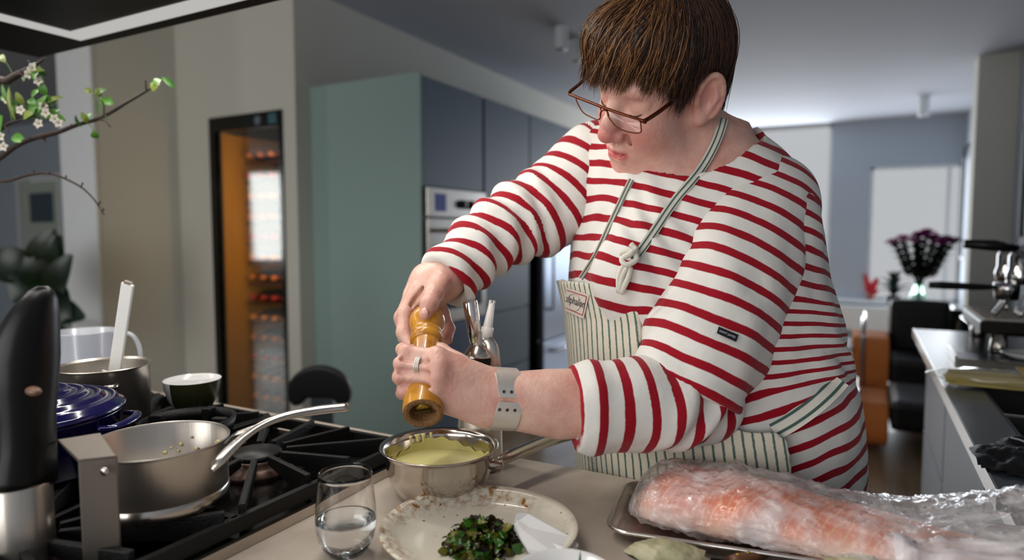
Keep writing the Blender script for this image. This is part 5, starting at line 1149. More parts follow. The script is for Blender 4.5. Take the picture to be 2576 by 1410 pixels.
G.cap(hl(0, -.049, .096), hl(0, -.060, .0925), .0022, k=.005, sub=True)
G.chain([hl(-.028, -.0680, .0750), hl(-.012, -.0645, .0915), hl(0, -.0660, .0945), hl(.012, -.0645, .0915), hl(.028, -.0680, .0750)], [.0032, .0056, .0055, .0056, .0032], .004)
G.chain([hl(-.025, -.0715, .0760), hl(-.011, -.0800, .0900), hl(.011, -.0800, .0900), hl(.025, -.0715, .0760)], [.0032, .0068, .0068, .0032], .004)
G.chain([hl(-.024, -.0697, .084), hl(0, -.0728, .101), hl(.024, -.0697, .084)], [.0016, .0034, .0016], .0015, sub=True)
for s in (-1, 1):          # ears
    eR = HR @ np.array(Matrix.Rotation(-s * .42, 3, 'Y')) @ np.array(Matrix.Rotation(-.22, 3, 'X'))
    G.ell(hl(s * .081, -.002, -.018), (.0080, .036, .0220), .006, eR)
    G.ell(hl(s * .081, -.002, -.018) + eR @ np.array([s * .0085, .001, .003]), (.0085, .025, .0140), .003, eR, sub=True)
    G.ell(hl(s * .077, -.032, -.008), (.0065, .0095, .0085), .006, eR)
    G.ell(hl(s * .0745, -.004, .001), (.006, .0075, .005), .005, HR)
    ec = hl(s * .081, -.002, -.018); el_ = lambda x, y, z: ec + eR @ np.array([s * x, y, z])
    G.chain([el_(.004, .033 * math.sin(a), .0195 * math.cos(a)) for a in np.linspace(.25, 4.1, 14)], [.0042] * 14, .003)
    G.chain([el_(.004, .018, -.004), el_(.005, .0, -.010), el_(.004, -.018, -.003)], [.0028, .0034, .003], .005)
# neck, throat and collar area
G.cap(hl(0, -.030, -.040), NB, .052, .074, k=.03, pad=.05)
G.cap(hl(0, -.085, .018), C(1690, 470, 1.05), .040, .055, k=.03, pad=.05)
G.cap(hl(.045, -.035, -.02), C(1810, 400, 1.06), .020, .034, k=.03, pad=.05)
G.cap(hl(.05, -.07, .005), hl(.035, -.125, .0), .004, k=.012, sub=True)                 # crease under the jaw
G.cap(hl(.052, -.095, .015), C(1700, 455, 1.0), .0035, k=.012, sub=True)
G.fun(lambda x, y, z: torso(x, y, z, -.014), .035)
HV, HQ = G.mesh(); HV = smoothmesh(HV, HQ, 2, .4)
HLc = hinv(HV)
def gauss(c, r): return np.exp(-((HLc - np.array(c)) ** 2).sum(1) / r ** 2)
flush = .75 * gauss((0, -.036, .112), .018) + .42 * gauss((.034, -.036, .07), .026) + .42 * gauss((-.034, -.036, .07), .026) + .35 * gauss((.08, -.0, -.015), .03) + .25 * gauss((0, -.10, .07), .02)
lipz = np.clip(1 - np.abs(HLc[:, 1] + .0725) / .0105, 0, 1) * np.clip(1 - (np.abs(HLc[:, 0]) / .026) ** 3, 0, 1) * (HLc[:, 2] > .072)
flush = np.maximum(flush, np.clip(lipz * 1.8, 0, .85)); flush += .3 * gauss((.02, -.15, -.01), .05) + .20 * np.exp(-((HLc - np.array([0, -.03, .03])) ** 2).sum(1) / .12 ** 2)
BODY = [(HV, HQ, np.clip(flush, 0, 1))]
add_bvh(HV, HQ, 'skin')

# --- pepper mill axis, shared by the hands
MB_, MT_ = C(1064, 1041, .820), C(1076, 787, .985); MAX = (MT_ - MB_); ML = np.linalg.norm(MAX); MAX /= ML
# --- her left arm and hand (round the mill)
G = Grid((-.20, -.30, -1.0), (.26, -.05, -.77), .002)
E1, W1 = C(1700, 1005, .915), C(1246, 1003, .868)
G.chain([E1, C(1500, 1022, .882), C(1380, 1010, .874), W1], [.046, .047, .040, .0300], 0)
G.cap(C(1500, 1000, .875), C(1262, 985, .858), .034, .020, k=.02)
G.cap(C(1250, 1026, .870), C(1400, 1045, .885), .022, .030, k=.02)
mcp = [C(1098, 899, .846), C(1103, 925, .836), C(1100, 953, .833), C(1092, 984, .835)]
pip = [C(1022, 887, .853), C(1011, 917, .843), C(1008, 949, .840), C(1018, 984, .840)]
dip = [C(1012, 880, .892), C(1006, 915, .884), C(1006, 950, .880), C(1012, 990, .874)]
tipf = [C(1048, 882, .916), C(1046, 920, .908), C(1046, 958, .902), C(1044, 1000, .890)]
fr_ = [(.0105, .0098, .0088, .0078), (.0108, .0100, .0090, .0078), (.0106, .0098, .0088, .0076), (.0100, .0090, .0082, .0070)]
for i in range(4):
    G.cap(W1 + (C(1246, 962 + i * 24, .860) - W1) * .8, mcp[i], .021, .0135, k=.014)
    G.chain([mcp[i], pip[i], dip[i], tipf[i]], fr_[i], .0035)
    G.ell(mcp[i] + np.array([.002, .002, .004]), .0115, .008)
    G.ell(pip[i], .0102, .004)
G.cap(C(1110, 1004, .846), C(1215, 1026, .866), .0170, .024, k=.016)                   # heel of the hand
G.cap(C(1180, 950, .880), C(1120, 920, .905), .022, .015, k=.014)
G.chain([C(1150, 918, .890), C(1108, 888, .915), C(1080, 876, .926), C(1062, 874, .928)], [.017, .0125, .0112, .009], .008)   # thumb behind the mill
for i in range(3):           # grooves between the knuckles
    a, b = (mcp[i] + mcp[i + 1]) / 2, (pip[i] + pip[i + 1]) / 2
    G.cap(a + np.array([-.004, 0, .011]), b + np.array([0, 0, .010]), .0030, .0042, k=.004, sub=True)
for i in range(4):           # tendons on the back of the hand
    b = C(1200, 962 + i * 18, .848); G.cap(mcp[i] + np.array([.006, .002, .0105]), b, .0028, .0018, k=.006)
AV, AQ = G.mesh(); AV = smoothmesh(AV, AQ, 1, .4)
fl = np.zeros(len(AV))
for p_ in pip + mcp + tipf: fl += .33 * np.exp(-((AV - p_) ** 2).sum(1) / .011 ** 2)
BODY.append((AV, AQ, np.clip(fl, 0, .5)))
# --- her right hand (turning the knob)
G = Grid((-.21, -.16, -1.13), (.03, .06, -.90), .002)
W2 = C(1122, 700, 1.035); KN = MB_ + MAX * ML * .90
G.chain([C(1250, 600, 1.09), C(1165, 660, 1.055), W2], [.036, .032, .029], 0)
G.chain([W2, C(1092, 720, 1.030), C(1068, 748, 1.020)], [.029, .029, .026], .015)
G.chain([W2, C(1075, 705, 1.045), C(1045, 745, 1.040)], [.026, .024, .020], .015)
G.chain([C(1108, 712, 1.005), C(1092, 738, .972), C(1080, 765, .950), C(1070, 792, .944)], [.016, .0135, .0120, .0095], .008)     # thumb on the front
G.chain([C(1048, 735, 1.010), C(1018, 790, .990), C(1014, 838, .972), C(1034, 872, .958)], [.0135, .0110, .0098, .0082], .006)     # index
G.chain([C(1040, 740, 1.03), C(1010, 800, 1.018), C(1018, 850, 1.008), C(1052, 872, 1.000)], [.0135, .0112, .0098, .0082], .006)   # middle
G.chain([C(1070, 745, 1.05), C(1060, 800, 1.05), C(1090, 845, 1.04), C(1118, 858, 1.024)], [.0130, .0108, .0095, .0080], .006)     # ring
G.chain([C(1095, 740, 1.05), C(1115, 790, 1.05), C(1130, 828, 1.035), C(1126, 856, 1.016)], [.0125, .0100, .0088, .0078], .006)    # little
G.cap(C(1070, 720, 1.004), C(1034, 770, .990), .0028, k=.006, sub=True)
RV_, RQ = G.mesh(); RV_ = smoothmesh(RV_, RQ, 1, .4); fl = .35 * np.exp(-((RV_ - C(1070, 790, .944)) ** 2).sum(1) / .014 ** 2) + .5 * np.exp(-((RV_ - C(1126, 850, 1.02)) ** 2).sum(1) / .03 ** 2)
BODY.append((RV_, RQ, np.clip(fl, 0, .6)))
V = []; Q = []; A_ = []; n = 0
for v, q, a in BODY: V.append(v); Q.append(q + n); A_.append(a); n += len(v)
body = put('body', np.concatenate(V), np.concatenate(Q), M_SKIN, person); fattr(body, 'flush', np.concatenate(A_))
# thumb nail
nl = spline([C(1066, 776, .9355), C(1069, 788, .9335), C(1067, 798, .937)], 6)
put('thumb_nail', *tube(nl, [.003, .0052, .0036], 10, flat=.3, up=(0, 0, 1)), mat('nail', lin(224, 176, 160), .25), body)
for i in (2, 3): pass
# eyelashes and eyebrows
M_LASH = mat('lash', lin(60, 36, 28), .6); M_BROW = mat('eyebrow', lin(140, 98, 72), .7)
for s in (-1, 1):
    put('eyelash_line', *tube(spline([hl(s * .0185, -.003, .0805), hl(s * .027, -.0065, .0835), hl(s * .038, -.0055, .0815), hl(s * .048, -.000, .0735)], 14), [.0004, .0009, .0011, .0006], 6), M_LASH, person)
    br = []
    for i in range(46):
        t = i / 45; c = np.array([s * (.014 + .038 * t), .026 + .006 * math.sin(t * 2.4), .0905 - .020 * t ** 2]); e = c + np.array([s * .007, .003 * (1 - t), -.002]) + RNG.normal(0, .0008, 3)
        c = c + np.array([0, RNG.normal(0, .0018), 0]); br.append(tube([hl(*c), hl(*((c + e) / 2 + np.array([0, 0, .001]))), hl(*e)], [.00035, .0003, .0001], 4))
    put('eyebrow', *join(*br), M_BROW, person)['kind'] = 'stuff'

# --- striped shirt
def stripe_mat(name, period, duty, cols, edge=.02, wob=(60, .0009), sheen=.1):
    m = bpy.data.materials.new(name); m.use_nodes = True; nt = m.node_tree; bs = nt.nodes['Principled BSDF']; N = nt.nodes.new; L = nt.links.new
    bs.inputs['Roughness'].default_value = .85; bs.inputs['Specular IOR Level'].default_value = .2; bs.inputs['Sheen Weight'].default_value = sheen
    at = N('ShaderNodeAttribute'); at.attribute_name = 'stripe'; tc = N('ShaderNodeTexCoord'); nz = N('ShaderNodeTexNoise'); nz.inputs['Scale'].default_value = wob[0]; nz.inputs['Detail'].default_value = 2; L(tc.outputs['Object'], nz.inputs['Vector'])
    ma = N('ShaderNodeMath'); ma.operation = 'MULTIPLY_ADD'; ma.inputs[1].default_value = wob[1] * 2; L(nz.outputs[0], ma.inputs[0]); L(at.outputs['Fac'], ma.inputs[2])
    dv = N('ShaderNodeMath'); dv.operation = 'DIVIDE'; dv.inputs[1].default_value = period; L(ma.outputs[0], dv.inputs[0]); fr = N('ShaderNodeMath'); fr.operation = 'FRACT'; L(dv.outputs[0], fr.inputs[0])
    cr = N('ShaderNodeValToRGB'); cr.color_ramp.interpolation = 'LINEAR'; e = cr.color_ramp.elements; e[0].position = 0; e[0].color = cols[0]; e[1].position = 1; e[1].color = cols[0]
    for p_, c_ in ((.5 - duty / 2 - edge, cols[0]), (.5 - duty / 2 + edge, cols[1]), (.5 + duty / 2 - edge, cols[1]), (.5 + duty / 2 + edge, cols[0])):
        el = e.new(p_); el.color = c_
    L(fr.outputs[0], cr.inputs[0]); L(cr.outputs[0], bs.inputs['Base Color'])
    n2 = N('ShaderNodeTexNoise'); n2.inputs['Scale'].default_value = 700; L(tc.outputs['Object'], n2.inputs['Vector']); n3 = N('ShaderNodeTexNoise'); n3.inputs['Scale'].default_value = 28; n3.inputs['Detail'].default_value = 3; L(tc.outputs['Object'], n3.inputs['Vector'])
    b1 = N('ShaderNodeBump'); b1.inputs['Strength'].default_value = .25; b1.inputs['Distance'].default_value = .001; L(n2.outputs[0], b1.inputs['Height']); b2 = N('ShaderNodeBump'); b2.inputs['Strength'].default_value = .22; b2.inputs['Distance'].default_value = .008; L(n3.outputs[0], b2.inputs['Height']); L(b1.outputs[0], b2.inputs['Normal']); L(b2.outputs[0], bs.inputs['Normal'])
    MATS[name] = m; return m
M_SHIRT = stripe_mat('breton_stripe', .0305, .37, (lin(212, 209, 203), lin(142, 4, 26)))
S1, S2 = C(1890, 560, 1.005), C(1498, 445, 1.165)
G = Grid((.03, -.50, -1.42), (.60, .26, -.84), .0036)
G.fun(lambda x, y, z: torso(x, y, z), 0)
G.ell(C(1880, 525, 1.03), .078, .05); G.ell(C(1510, 430, 1.15), .080, .05)
G.ell(C(1640, 690, .985), (.085, .075, .055), .05)                                       # bust
G.ell(C(1970, 950, 1.10), (.070, .036, .10), .05)                                        # roll above the apron tie
G.ell(C(1965, 1150, 1.13), (.085, .10, .12), .05)
NA, NT = C(1742, 482, 1.064), C(1752, 250, 1.02)
def neckhole(x, y, z):
    d = NT - NA; t = ((x - NA[0]) * d[0] + (y - NA[1]) * d[1] + (z - NA[2]) * d[2]) / (d @ d)
    t = np.clip(t, 0, 1.5); r = np.sqrt((x - NA[0] - t * d[0]) ** 2 + ((y - NA[1] - t * d[1])) ** 2 + (z - NA[2] - t * d[2]) ** 2)
    return r - .102
G.fun(neckhole, .004, sub=True)
SV, SQ = G.mesh(); SN = vnormals(SV, SQ)
py_ = CY - SV[:, 1] / -SV[:, 2] * F; px_ = CX + SV[:, 0] / -SV[:, 2] * F
ph = phi(SV)
# folds: diagonal drags from the armpit, creases above the tie
fold = .0045 * fbm(SV * np.array([1, .55, 1]), 16, 5, 2) + .004 * np.sin((SV[:, 1] + .35 * SV[:, 0]) * 120 + 3 * vnoise(SV, 9, 4)) * np.exp(-((py_ - 905) / 75) ** 2) * (px_ > 1750)
fold += .0035 * np.sin((SV[:, 0] * 1.0 + SV[:, 1] * .25) * 150 + 4 * vnoise(SV, 8, 8)) * np.exp(-((px_ - 1650) / 130) ** 2 - ((py_ - 600) / 190) ** 2)
SV = SV + SN * fold[:, None]; SV = smoothmesh(SV, SQ, 2, .4)
shirt = put('striped_shirt', SV, SQ, M_SHIRT, person)
aslope = np.interp(py_, [350, 480, 640, 760, 880, 980, 1250], [.30, .34, .30, .22, -.10, -.34, -.30])
X0 = (1620 - CX) * 1.05 / F
st = SV[:, 1] + aslope * (SV[:, 0] - X0) + .006 * fbm(SV, 7, 3, 2) + .0025 * fbm(SV, 24, 6, 1)
fattr(shirt, 'stripe', st + .004)
add_bvh(SV, SQ, 'torso')
def sleeve(name, path, rads, cuff_dir, cuff_len, folds, s0, h=.003, extra=None, slant=None):
    path = np.array(path); pad = .13
    G = Grid(path.min(0) - pad, path.max(0) + pad, h)
    ps = spline(path, 26); rs = np.interp(np.linspace(0, 1, 26), np.linspace(0, 1, len(rads)), rads)
    G.chain(ps, rs, .012)
    if extra: extra(G)
    end = path[-1]; d = np.array(cuff_dir, float); d /= np.linalg.norm(d)
    G.fun(lambda x, y, z: -((x - end[0]) * d[0] + (y - end[1]) * d[1] + (z - end[2]) * d[2]) + .0, .003, sub=True)   # cut the end
    G.cap(end - d * .02, end + d * .05, rads[-1] - .007, k=.003, sub=True)                                            # hollow opening
    V, Q = G.mesh(); N_ = vnormals(V, Q)
    seg = np.linalg.norm(np.diff(ps, axis=0), axis=1); cum = np.r_[0, np.cumsum(seg)]
    D = ((V[:, None, :] - ps[None]) ** 2).sum(2); i = np.clip(D.argmin(1), 1, len(ps) - 2)
    tg = ps[i + 1] - ps[i - 1]; tg /= np.linalg.norm(tg, axis=1)[:, None]; s = cum[i] + ((V - ps[i]) * tg).sum(1)
    V = V + N_ * folds(V, s, cum[-1])[:, None]; V = smoothmesh(V, Q, 2, .4)
    o = put(name, V, Q, M_SHIRT, shirt); ss = s + s0 + .005 * fbm(V, 8, 12, 2)
    if slant is not None: ss = ss + slant(V, s)
    fattr(o, 'stripe', ss); add_bvh(V, Q, name); return o
# her left sleeve: upper arm, then turned-up forearm
def f_up(V, s, L_): return .0055 * fbm(V * np.array([1, .6, 1]), 14, 15, 2) + .0045 * np.sin(s * 95 + 3 * vnoise(V, 10, 3)) * np.clip((s - .23) / .1, 0, 1)
sleeve('left_sleeve', [C(1915, 500, 1.03), S1, C(1832, 720, .960), C(1768, 880, .928), C(1728, 985, .915)], [.074, .086, .088, .080, .068], C(1735, 985, .915) - C(1782, 880, .925), 0, f_up, .012, slant=lambda V, s: -s + (V - S1) @ (np.array([-.44, -.89, .12]) / 1.0),
       extra=lambda G: (G.cap(C(1735, 985, .915), C(1735, 985, .915) + (C(1735, 985, .915) - C(1782, 880, .925)) * .6, .066, .06, k=.02)))
def f_cuff(V, s, L_): return .003 * fbm(V, 18, 25, 2) + .0075 * np.sin(s * 120 + 4 * vnoise(V, 9, 2)) * np.clip(1 - s / (L_ * .55), 0, 1) + .004 * np.exp(-((s - L_ + .022) / .012) ** 2)
sleeve('left_cuff', [C(1748, 1010, .915), C(1650, 1012, .892), C(1550, 1020, .878), C(1442, 1024, .870)], [.058, .060, .054, .0500], C(1442, 1024, .870) - C(1550, 1014, .878), 0, f_cuff, .0095)
# her right sleeve
def f_far(V, s, L_): return .0035 * fbm(V, 16, 35, 2) + .0055 * np.sin(s * 125 + 3 * vnoise(V, 9, 1)) * np.clip((s - .10) / .1, 0, 1)
sleeve('right_sleeve', [S2 + np.array([.03, -.0, 0]), S2, C(1390, 520, 1.14), C(1290, 565, 1.115), C(1200, 625, 1.075), C(1122, 708, 1.035)], [.084, .088, .074, .060, .050, .044], C(1112, 716, 1.033) - C(1185, 640, 1.075), 0, f_far, .0, slant=lambda V, s: -.25 * (V[:, 1] - np.interp(V[:, 0], [-.12, .02, .13], [.0, .09, .17])) * np.clip(s / .2, 0, 1))
# --- apron of ticking stripe
M_APRON = stripe_mat('ticking_stripe', .0112, .24, (lin(206, 199, 182), lin(74, 98, 92)), .06, (200, .0008), .05)
PC = math.radians(-61)
yb = lambda p_, d: -(p_ - CY) * d / F
def apron(x, y, z):
    t = torso(x, y, z); cx_, cz_, A, B = torso_at(y); dx, dz = x - cx_, z - cz_
    f_ = np.arctan2((dx * SD[0] + dz * SD[1]) / A, (dx * FD[0] + dz * FD[1]) / B) - PC; f_ = (f_ + np.pi) % (2 * np.pi) - np.pi
    half = np.interp(y, [yb(1072, .98), yb(1054, .98), yb(1040, .98), yb(960, 1.05), yb(720, 1.09)], np.radians([100, 97, 66, 53, 58]))
    side = (np.abs(f_) - half) * .2
    top = y - (yb(712, 1.09) + .0 - .10 * (x - (1480 - CX) * 1.05 / F))
    lo_ = yb(1420, 1.12) - y
    off = .010 + .010 * np.clip((yb(900, 1.1) - y) / .12, 0, 1) + .012 * np.clip((y - yb(800, 1.09)) / .08, 0, 1)
    return np.maximum(np.maximum(np.abs(t - off) - .0035, side), np.maximum(top, lo_)).astype(np.float32)
G = Grid((.02, -.50, -1.42), (.50, .06, -.82), .0032); G.fun(apron, 0)
PV, PQ = G.mesh(); PN = vnormals(PV, PQ); pf_ = phi(PV) - PC
PV = PV + PN * (.002 * fbm(PV * np.array([1, .25, 1]), 22, 41, 2))[:, None]; PV = smoothmesh(PV, PQ, 2, .4)
ap = put('apron', PV, PQ, M_APRON, person); pf_ = (pf_ + np.pi) % (2 * np.pi) - np.pi; fattr(ap, 'stripe', pf_ * .205 + .05 * vnoise(PV, 4, 3) * .05); add_bvh(PV, PQ, 'apron')
M_TAPE = mat('apron_tape', lin(206, 202, 190), .8, bump=(300, .2)); M_TAPEG = mat('tape_stripe', lin(62, 88, 80), .85)
def ribbon(pts, w, name, sel=None, n=40, off=.004, fixed=None):
    p2 = spline(pts, n); q = []
    for a in p2:
        s = on_surface(a[0], a[1], off, sel)
        q.append(s if s is not None else (q[-1] if q else C(a[0], a[1], 1.0)))
    q = np.array(q)
    for _ in range(9): q[1:-1] = .25 * q[:-2] + .5 * q[1:-1] + .25 * q[2:]
    t = np.gradient(q, axis=0); t /= np.linalg.norm(t, axis=1)[:, None]; view = -q / np.linalg.norm(q, axis=1)[:, None]; sd = np.cross(t, view); sd /= np.linalg.norm(sd, axis=1)[:, None]; nm = np.cross(sd, t)
    def strip(a, b, lift, th=.0012):
        r = [[q[i] + sd[i] * a + nm[i] * lift, q[i] + sd[i] * b + nm[i] * lift, q[i] + sd[i] * b + nm[i] * (lift + th), q[i] + sd[i] * a + nm[i] * (lift + th)] for i in range(n)]; return loft(r)
    nm = -nm if (nm[n // 2] @ view[n // 2]) < 0 else nm
    o = put(name, *strip(-w / 2, w / 2, 0), M_TAPE, ap, smooth=False)
    for c_ in (-.30, .22): put('tape_stripe', *strip(w * (c_ - .07), w * (c_ + .07), .0008), M_TAPEG, ap, smooth=False)
    return q
ribbon([(1820, 300), (1812, 330), (1796, 370), (1768, 420), (1735, 462), (1700, 500), (1660, 560), (1620, 620), (1592, 655)], .0135, 'neck_strap', ['torso', 'skin'])
ribbon([(1588, 452), (1565, 500), (1530, 575), (1498, 645), (1462, 700)], .0095, 'neck_strap', ['torso', 'skin'])
ribbon([(1945, 1085), (1990, 1060), (2040, 1025), (2085, 985), (2112, 955)], .027, 'waist_tie', ['torso'], off=.006)
# strap over the nape
put('neck_strap', *tube(spline([C(1808, 332, 1.03), C(1822, 308, 1.05), C(1818, 292, 1.09), C(1780, 285, 1.13)], 14), .0062, 10, flat=.25, up=(0, 1, 0)), M_TAPE, ap)
# knotted tie at the bib corner
kc = on_surface(1580, 660, .012, ['torso'])
kq = [kc + np.array(v) for v in ((-.012, .012, 0), (.004, .016, .006), (.010, .004, .010), (-.004, -.004, .012), (-.010, .004, .008), (.002, .012, .012), (.010, .018, .004), (.004, .026, .0))]
put('knot', *tube(spline(kq, 40), .0042, 8), M_TAPE, ap)
for pts in ([(1580, 668), (1568, 690), (1562, 712), (1558, 738)], [(1588, 672), (1580, 700), (1570, 722), (1562, 740)], [(1574, 662), (1562, 680), (1556, 705), (1556, 735)]):
    put('tie_end', *tube(np.array([on_surface(a, b, .010, ['torso']) for a, b in spline(pts, 12)]), [.003, .0042, .0036], 8, flat=.6), M_TAPE, ap)
# --- sewn labels with their lettering
def patch(corners, off, n=(14, 8), sel=None):
    "grid over four pixel corners laid on the cloth; returns function (u, v, lift) -> camera axes"
    a, b, c, d = [np.array(x, float) for x in corners]
    g = np.zeros((n[0] + 1, n[1] + 1, 3))
    for i in range(n[0] + 1):
        for j in range(n[1] + 1):
            u, v = i / n[0], j / n[1]; q = (a * (1 - u) + b * u) * (1 - v) + (d * (1 - u) + c * u) * v; s = on_surface(q[0], q[1], off, sel)
            g[i, j] = s if s is not None else np.nan
    ok = ~np.isnan(g[..., 0]); A_ = np.array([[1, i / n[0], j / n[1], (i / n[0]) ** 2, i * j / n[0] / n[1]] for i in range(n[0] + 1) for j in range(n[1] + 1)]); m_ = ok.ravel()
    co = np.linalg.lstsq(A_[m_], g.reshape(-1, 3)[m_], rcond=None)[0]
    def at(u, v, lift=0):
        u, v = np.asarray(u, float), np.asarray(v, float); p = np.stack([np.ones_like(u), u, v, u * u, u * v], -1) @ co
        return p - p / np.linalg.norm(p, axis=-1, keepdims=True) * lift
    return at
def patch_mesh(at, u0, u1, v0, v1, lift, th=.0008, n=10):
    us = np.linspace(u0, u1, n + 1); r = [[at(u, v0, lift), at(u, v1, lift), at(u, v1, lift + th), at(u, v0, lift + th)] for u in us]; return loft(r)
def lettering(text, at, u0, u1, v0, v1, lift, name, m, parent):
    cu = bpy.data.curves.new(name, 'FONT'); cu.body = text; cu.resolution_u = 2; tmp = bpy.data.objects.new(name, cu); COL.objects.link(tmp); bpy.context.view_layer.update()
    me = tmp.evaluated_get(bpy.context.evaluated_depsgraph_get()).to_mesh(); V = np.array([v.co[:] for v in me.vertices]); Fc = [tuple(p.vertices) for p in me.polygons]; tmp.to_mesh_clear(); bpy.data.objects.remove(tmp); bpy.data.curves.remove(cu)
    V[:, :2] -= V[:, :2].min(0); V[:, :2] /= V[:, :2].max(0)
    W_ = at(u0 + (u1 - u0) * V[:, 0], v1 + (v0 - v1) * V[:, 1], lift); o = put(name, W_, Fc, m, parent, smooth=False); return o
at = patch([(1424, 724), (1482, 742), (1468, 803), (1421, 782)], .004, sel=['apron'])
lb = put('bib_label', *patch_mesh(at, 0, 1, 0, 1, 0), mat('label_linen', lin(206, 198, 186), .8), ap, smooth=False)
M_REDT = mat('red_thread', lin(168, 24, 52), .7); M_INK = mat('label_ink', lin(22, 20, 30), .7)
for (u0, u1, v0, v1) in ((.04, .92, .09, .125), (.04, .92, .86, .895), (.89, .92, .09, .895)): put('label_border', *patch_mesh(at, u0, u1, v0, v1, .0012, .0005), M_REDT, lb, smooth=False)
ringp = np.array([at(.42 + .30 * math.cos(a), .50 + .34 * math.sin(a), .0014) for a in np.linspace(0, 2 * math.pi, 40)]); put('label_ring', *tube(ringp, .0006, 6, cap=False), mat('label_ring', lin(170, 160, 150), .8), lb)
lettering('alphalon', at, .03, .91, .28, .70, .0022, 'label_lettering', M_INK, lb)
at = patch([(1808, 822), (1858, 843), (1852, 861), (1803, 839)], .003, sel=['left_sleeve'])
lb2 = put('sleeve_label', *patch_mesh(at, 0, 1, 0, 1, 0), mat('label_black', lin(14, 14, 22), .7), shirt, smooth=False)
lettering('SAINT JAMES', at, .09, .90, .34, .72, .0014, 'label_lettering', mat('label_white', lin(196, 196, 214), .7), lb2)

# --- trousers and shoes below the worktop
M_JEAN = mat('navy_trousers', lin(36, 42, 58), .85, bump=(200, .2)); M_SHOE = mat('dark_shoe', lin(24, 22, 22), .5)
hipc = c2w(C(1812, 1600, 1.17)); sdw = np.array([SD[0], 0, SD[1]]) @ CAMROT.T; sdw[2] = 0; sdw /= np.linalg.norm(sdw); fdw = np.array([-sdw[1], sdw[0], 0]); fdw = fdw if fdw @ (c2w((FD[0], 0, FD[1])) - OV) > 0 else -fdw
tr_ = [tube([hipc + sdw * .0 + np.array([0, 0, .06]), hipc + np.array([0, 0, .0])], [.15, .16], 24)]
for s in (-1, 1):
    f0 = hipc + sdw * s * .10; tr_.append(tube(spline([np.r_[f0[:2], hipc[2] + .03], np.r_[(f0 + sdw * s * .01)[:2], .42], np.r_[(f0 + sdw * s * .015)[:2], .09]], 12), [.098, .085, .066, .060], 20))
    sh = f0 + sdw * s * .015 + fdw * .05; sh[2] = .042; V_, F_ = ball((0, 0, 0), 1, 20, 12); V_ = np.outer(V_[:, 0] * .047, sdw) + np.outer(V_[:, 1] * .125, fdw) + np.outer(np.maximum(V_[:, 2] * .055, -.041), (0, 0, 1)) + sh
    obj('shoe', (V_, F_), M_SHOE, person)
obj('trousers', join(*tr_), M_JEAN, person)
# ---------------------------------------------------------------- hair
def hairline(az):       # height of the hair edge by angle from the nose (0 front, pi nape)
    return np.interp(np.abs(az), np.radians([0, 25, 45, 60, 72, 84, 100, 118, 140, 180]), [.066, .064, .050, .022, .004, .036, .040, -.030, -.064, -.080])
G = Grid(HO - .165, HO + .165, .0028)
G.ell(hl(0, .046, -.018), (.0855, .0985, .1055), 0, HR)
G.ell(hl(0, -.02, -.062), (.066, .06, .05), .02, HR)
G.ell(hl(-.014, .088, .046), (.070, .046, .060), .025, HR)
x, y, z = G.pts((slice(None),) * 3); q = [(x - HO[0]) * HR[0, i] + (y - HO[1]) * HR[1, i] + (z - HO[2]) * HR[2, i] for i in range(3)]
az = np.arctan2(q[0], q[2] + .01); cut = (hairline(az) - q[1]).astype(np.float32)
G.f = np.maximum(G.f, cut)
V, Q = G.mesh(); V = smoothmesh(V, Q, 6, .5); Nn = vnormals(V, Q); loc = hinv(V)
ang = np.arctan2(loc[:, 0], loc[:, 2]); V = V + Nn * (.0035 * vnoise(np.stack([ang * 9, loc[:, 1] * 10, 0 * ang], 1), 1.6, 3) + .002 * vnoise(np.stack([ang * 30, loc[:, 1] * 12, 0 * ang], 1), 1.5, 5))[:, None]
M_HAIR = [mat('hair_dark', lin(34, 20, 14), .5, spec=.35), mat('hair_brown', lin(76, 48, 30), .48, spec=.35), mat('hair_lit_gold', lin(130, 92, 58), .45, spec=.35)]  # strand tones, also used to paint the lit front and shaded back
hair = put('hair', V, Q, M_HAIR[0], person)
from mathutils.bvhtree import BVHTree
HB = BVHTree.FromPolygons([Vector(v) for v in V], [tuple(int(i) for i in q) for q in Q])
rg = np.random.default_rng(5)
def shell(a, y):
    c = np.array([-.005, .046, -.010]); r = np.array([.092, .102, .115]); yy = np.clip((y - c[1]) / r[1], -.999, .999); k = math.sqrt(1 - yy * yy)
    if y < c[1]: k = math.sqrt(1 - (yy * .62) ** 2)
    return np.array([c[0] + r[0] * k * math.sin(a), y, c[2] + r[2] * k * math.cos(a)])
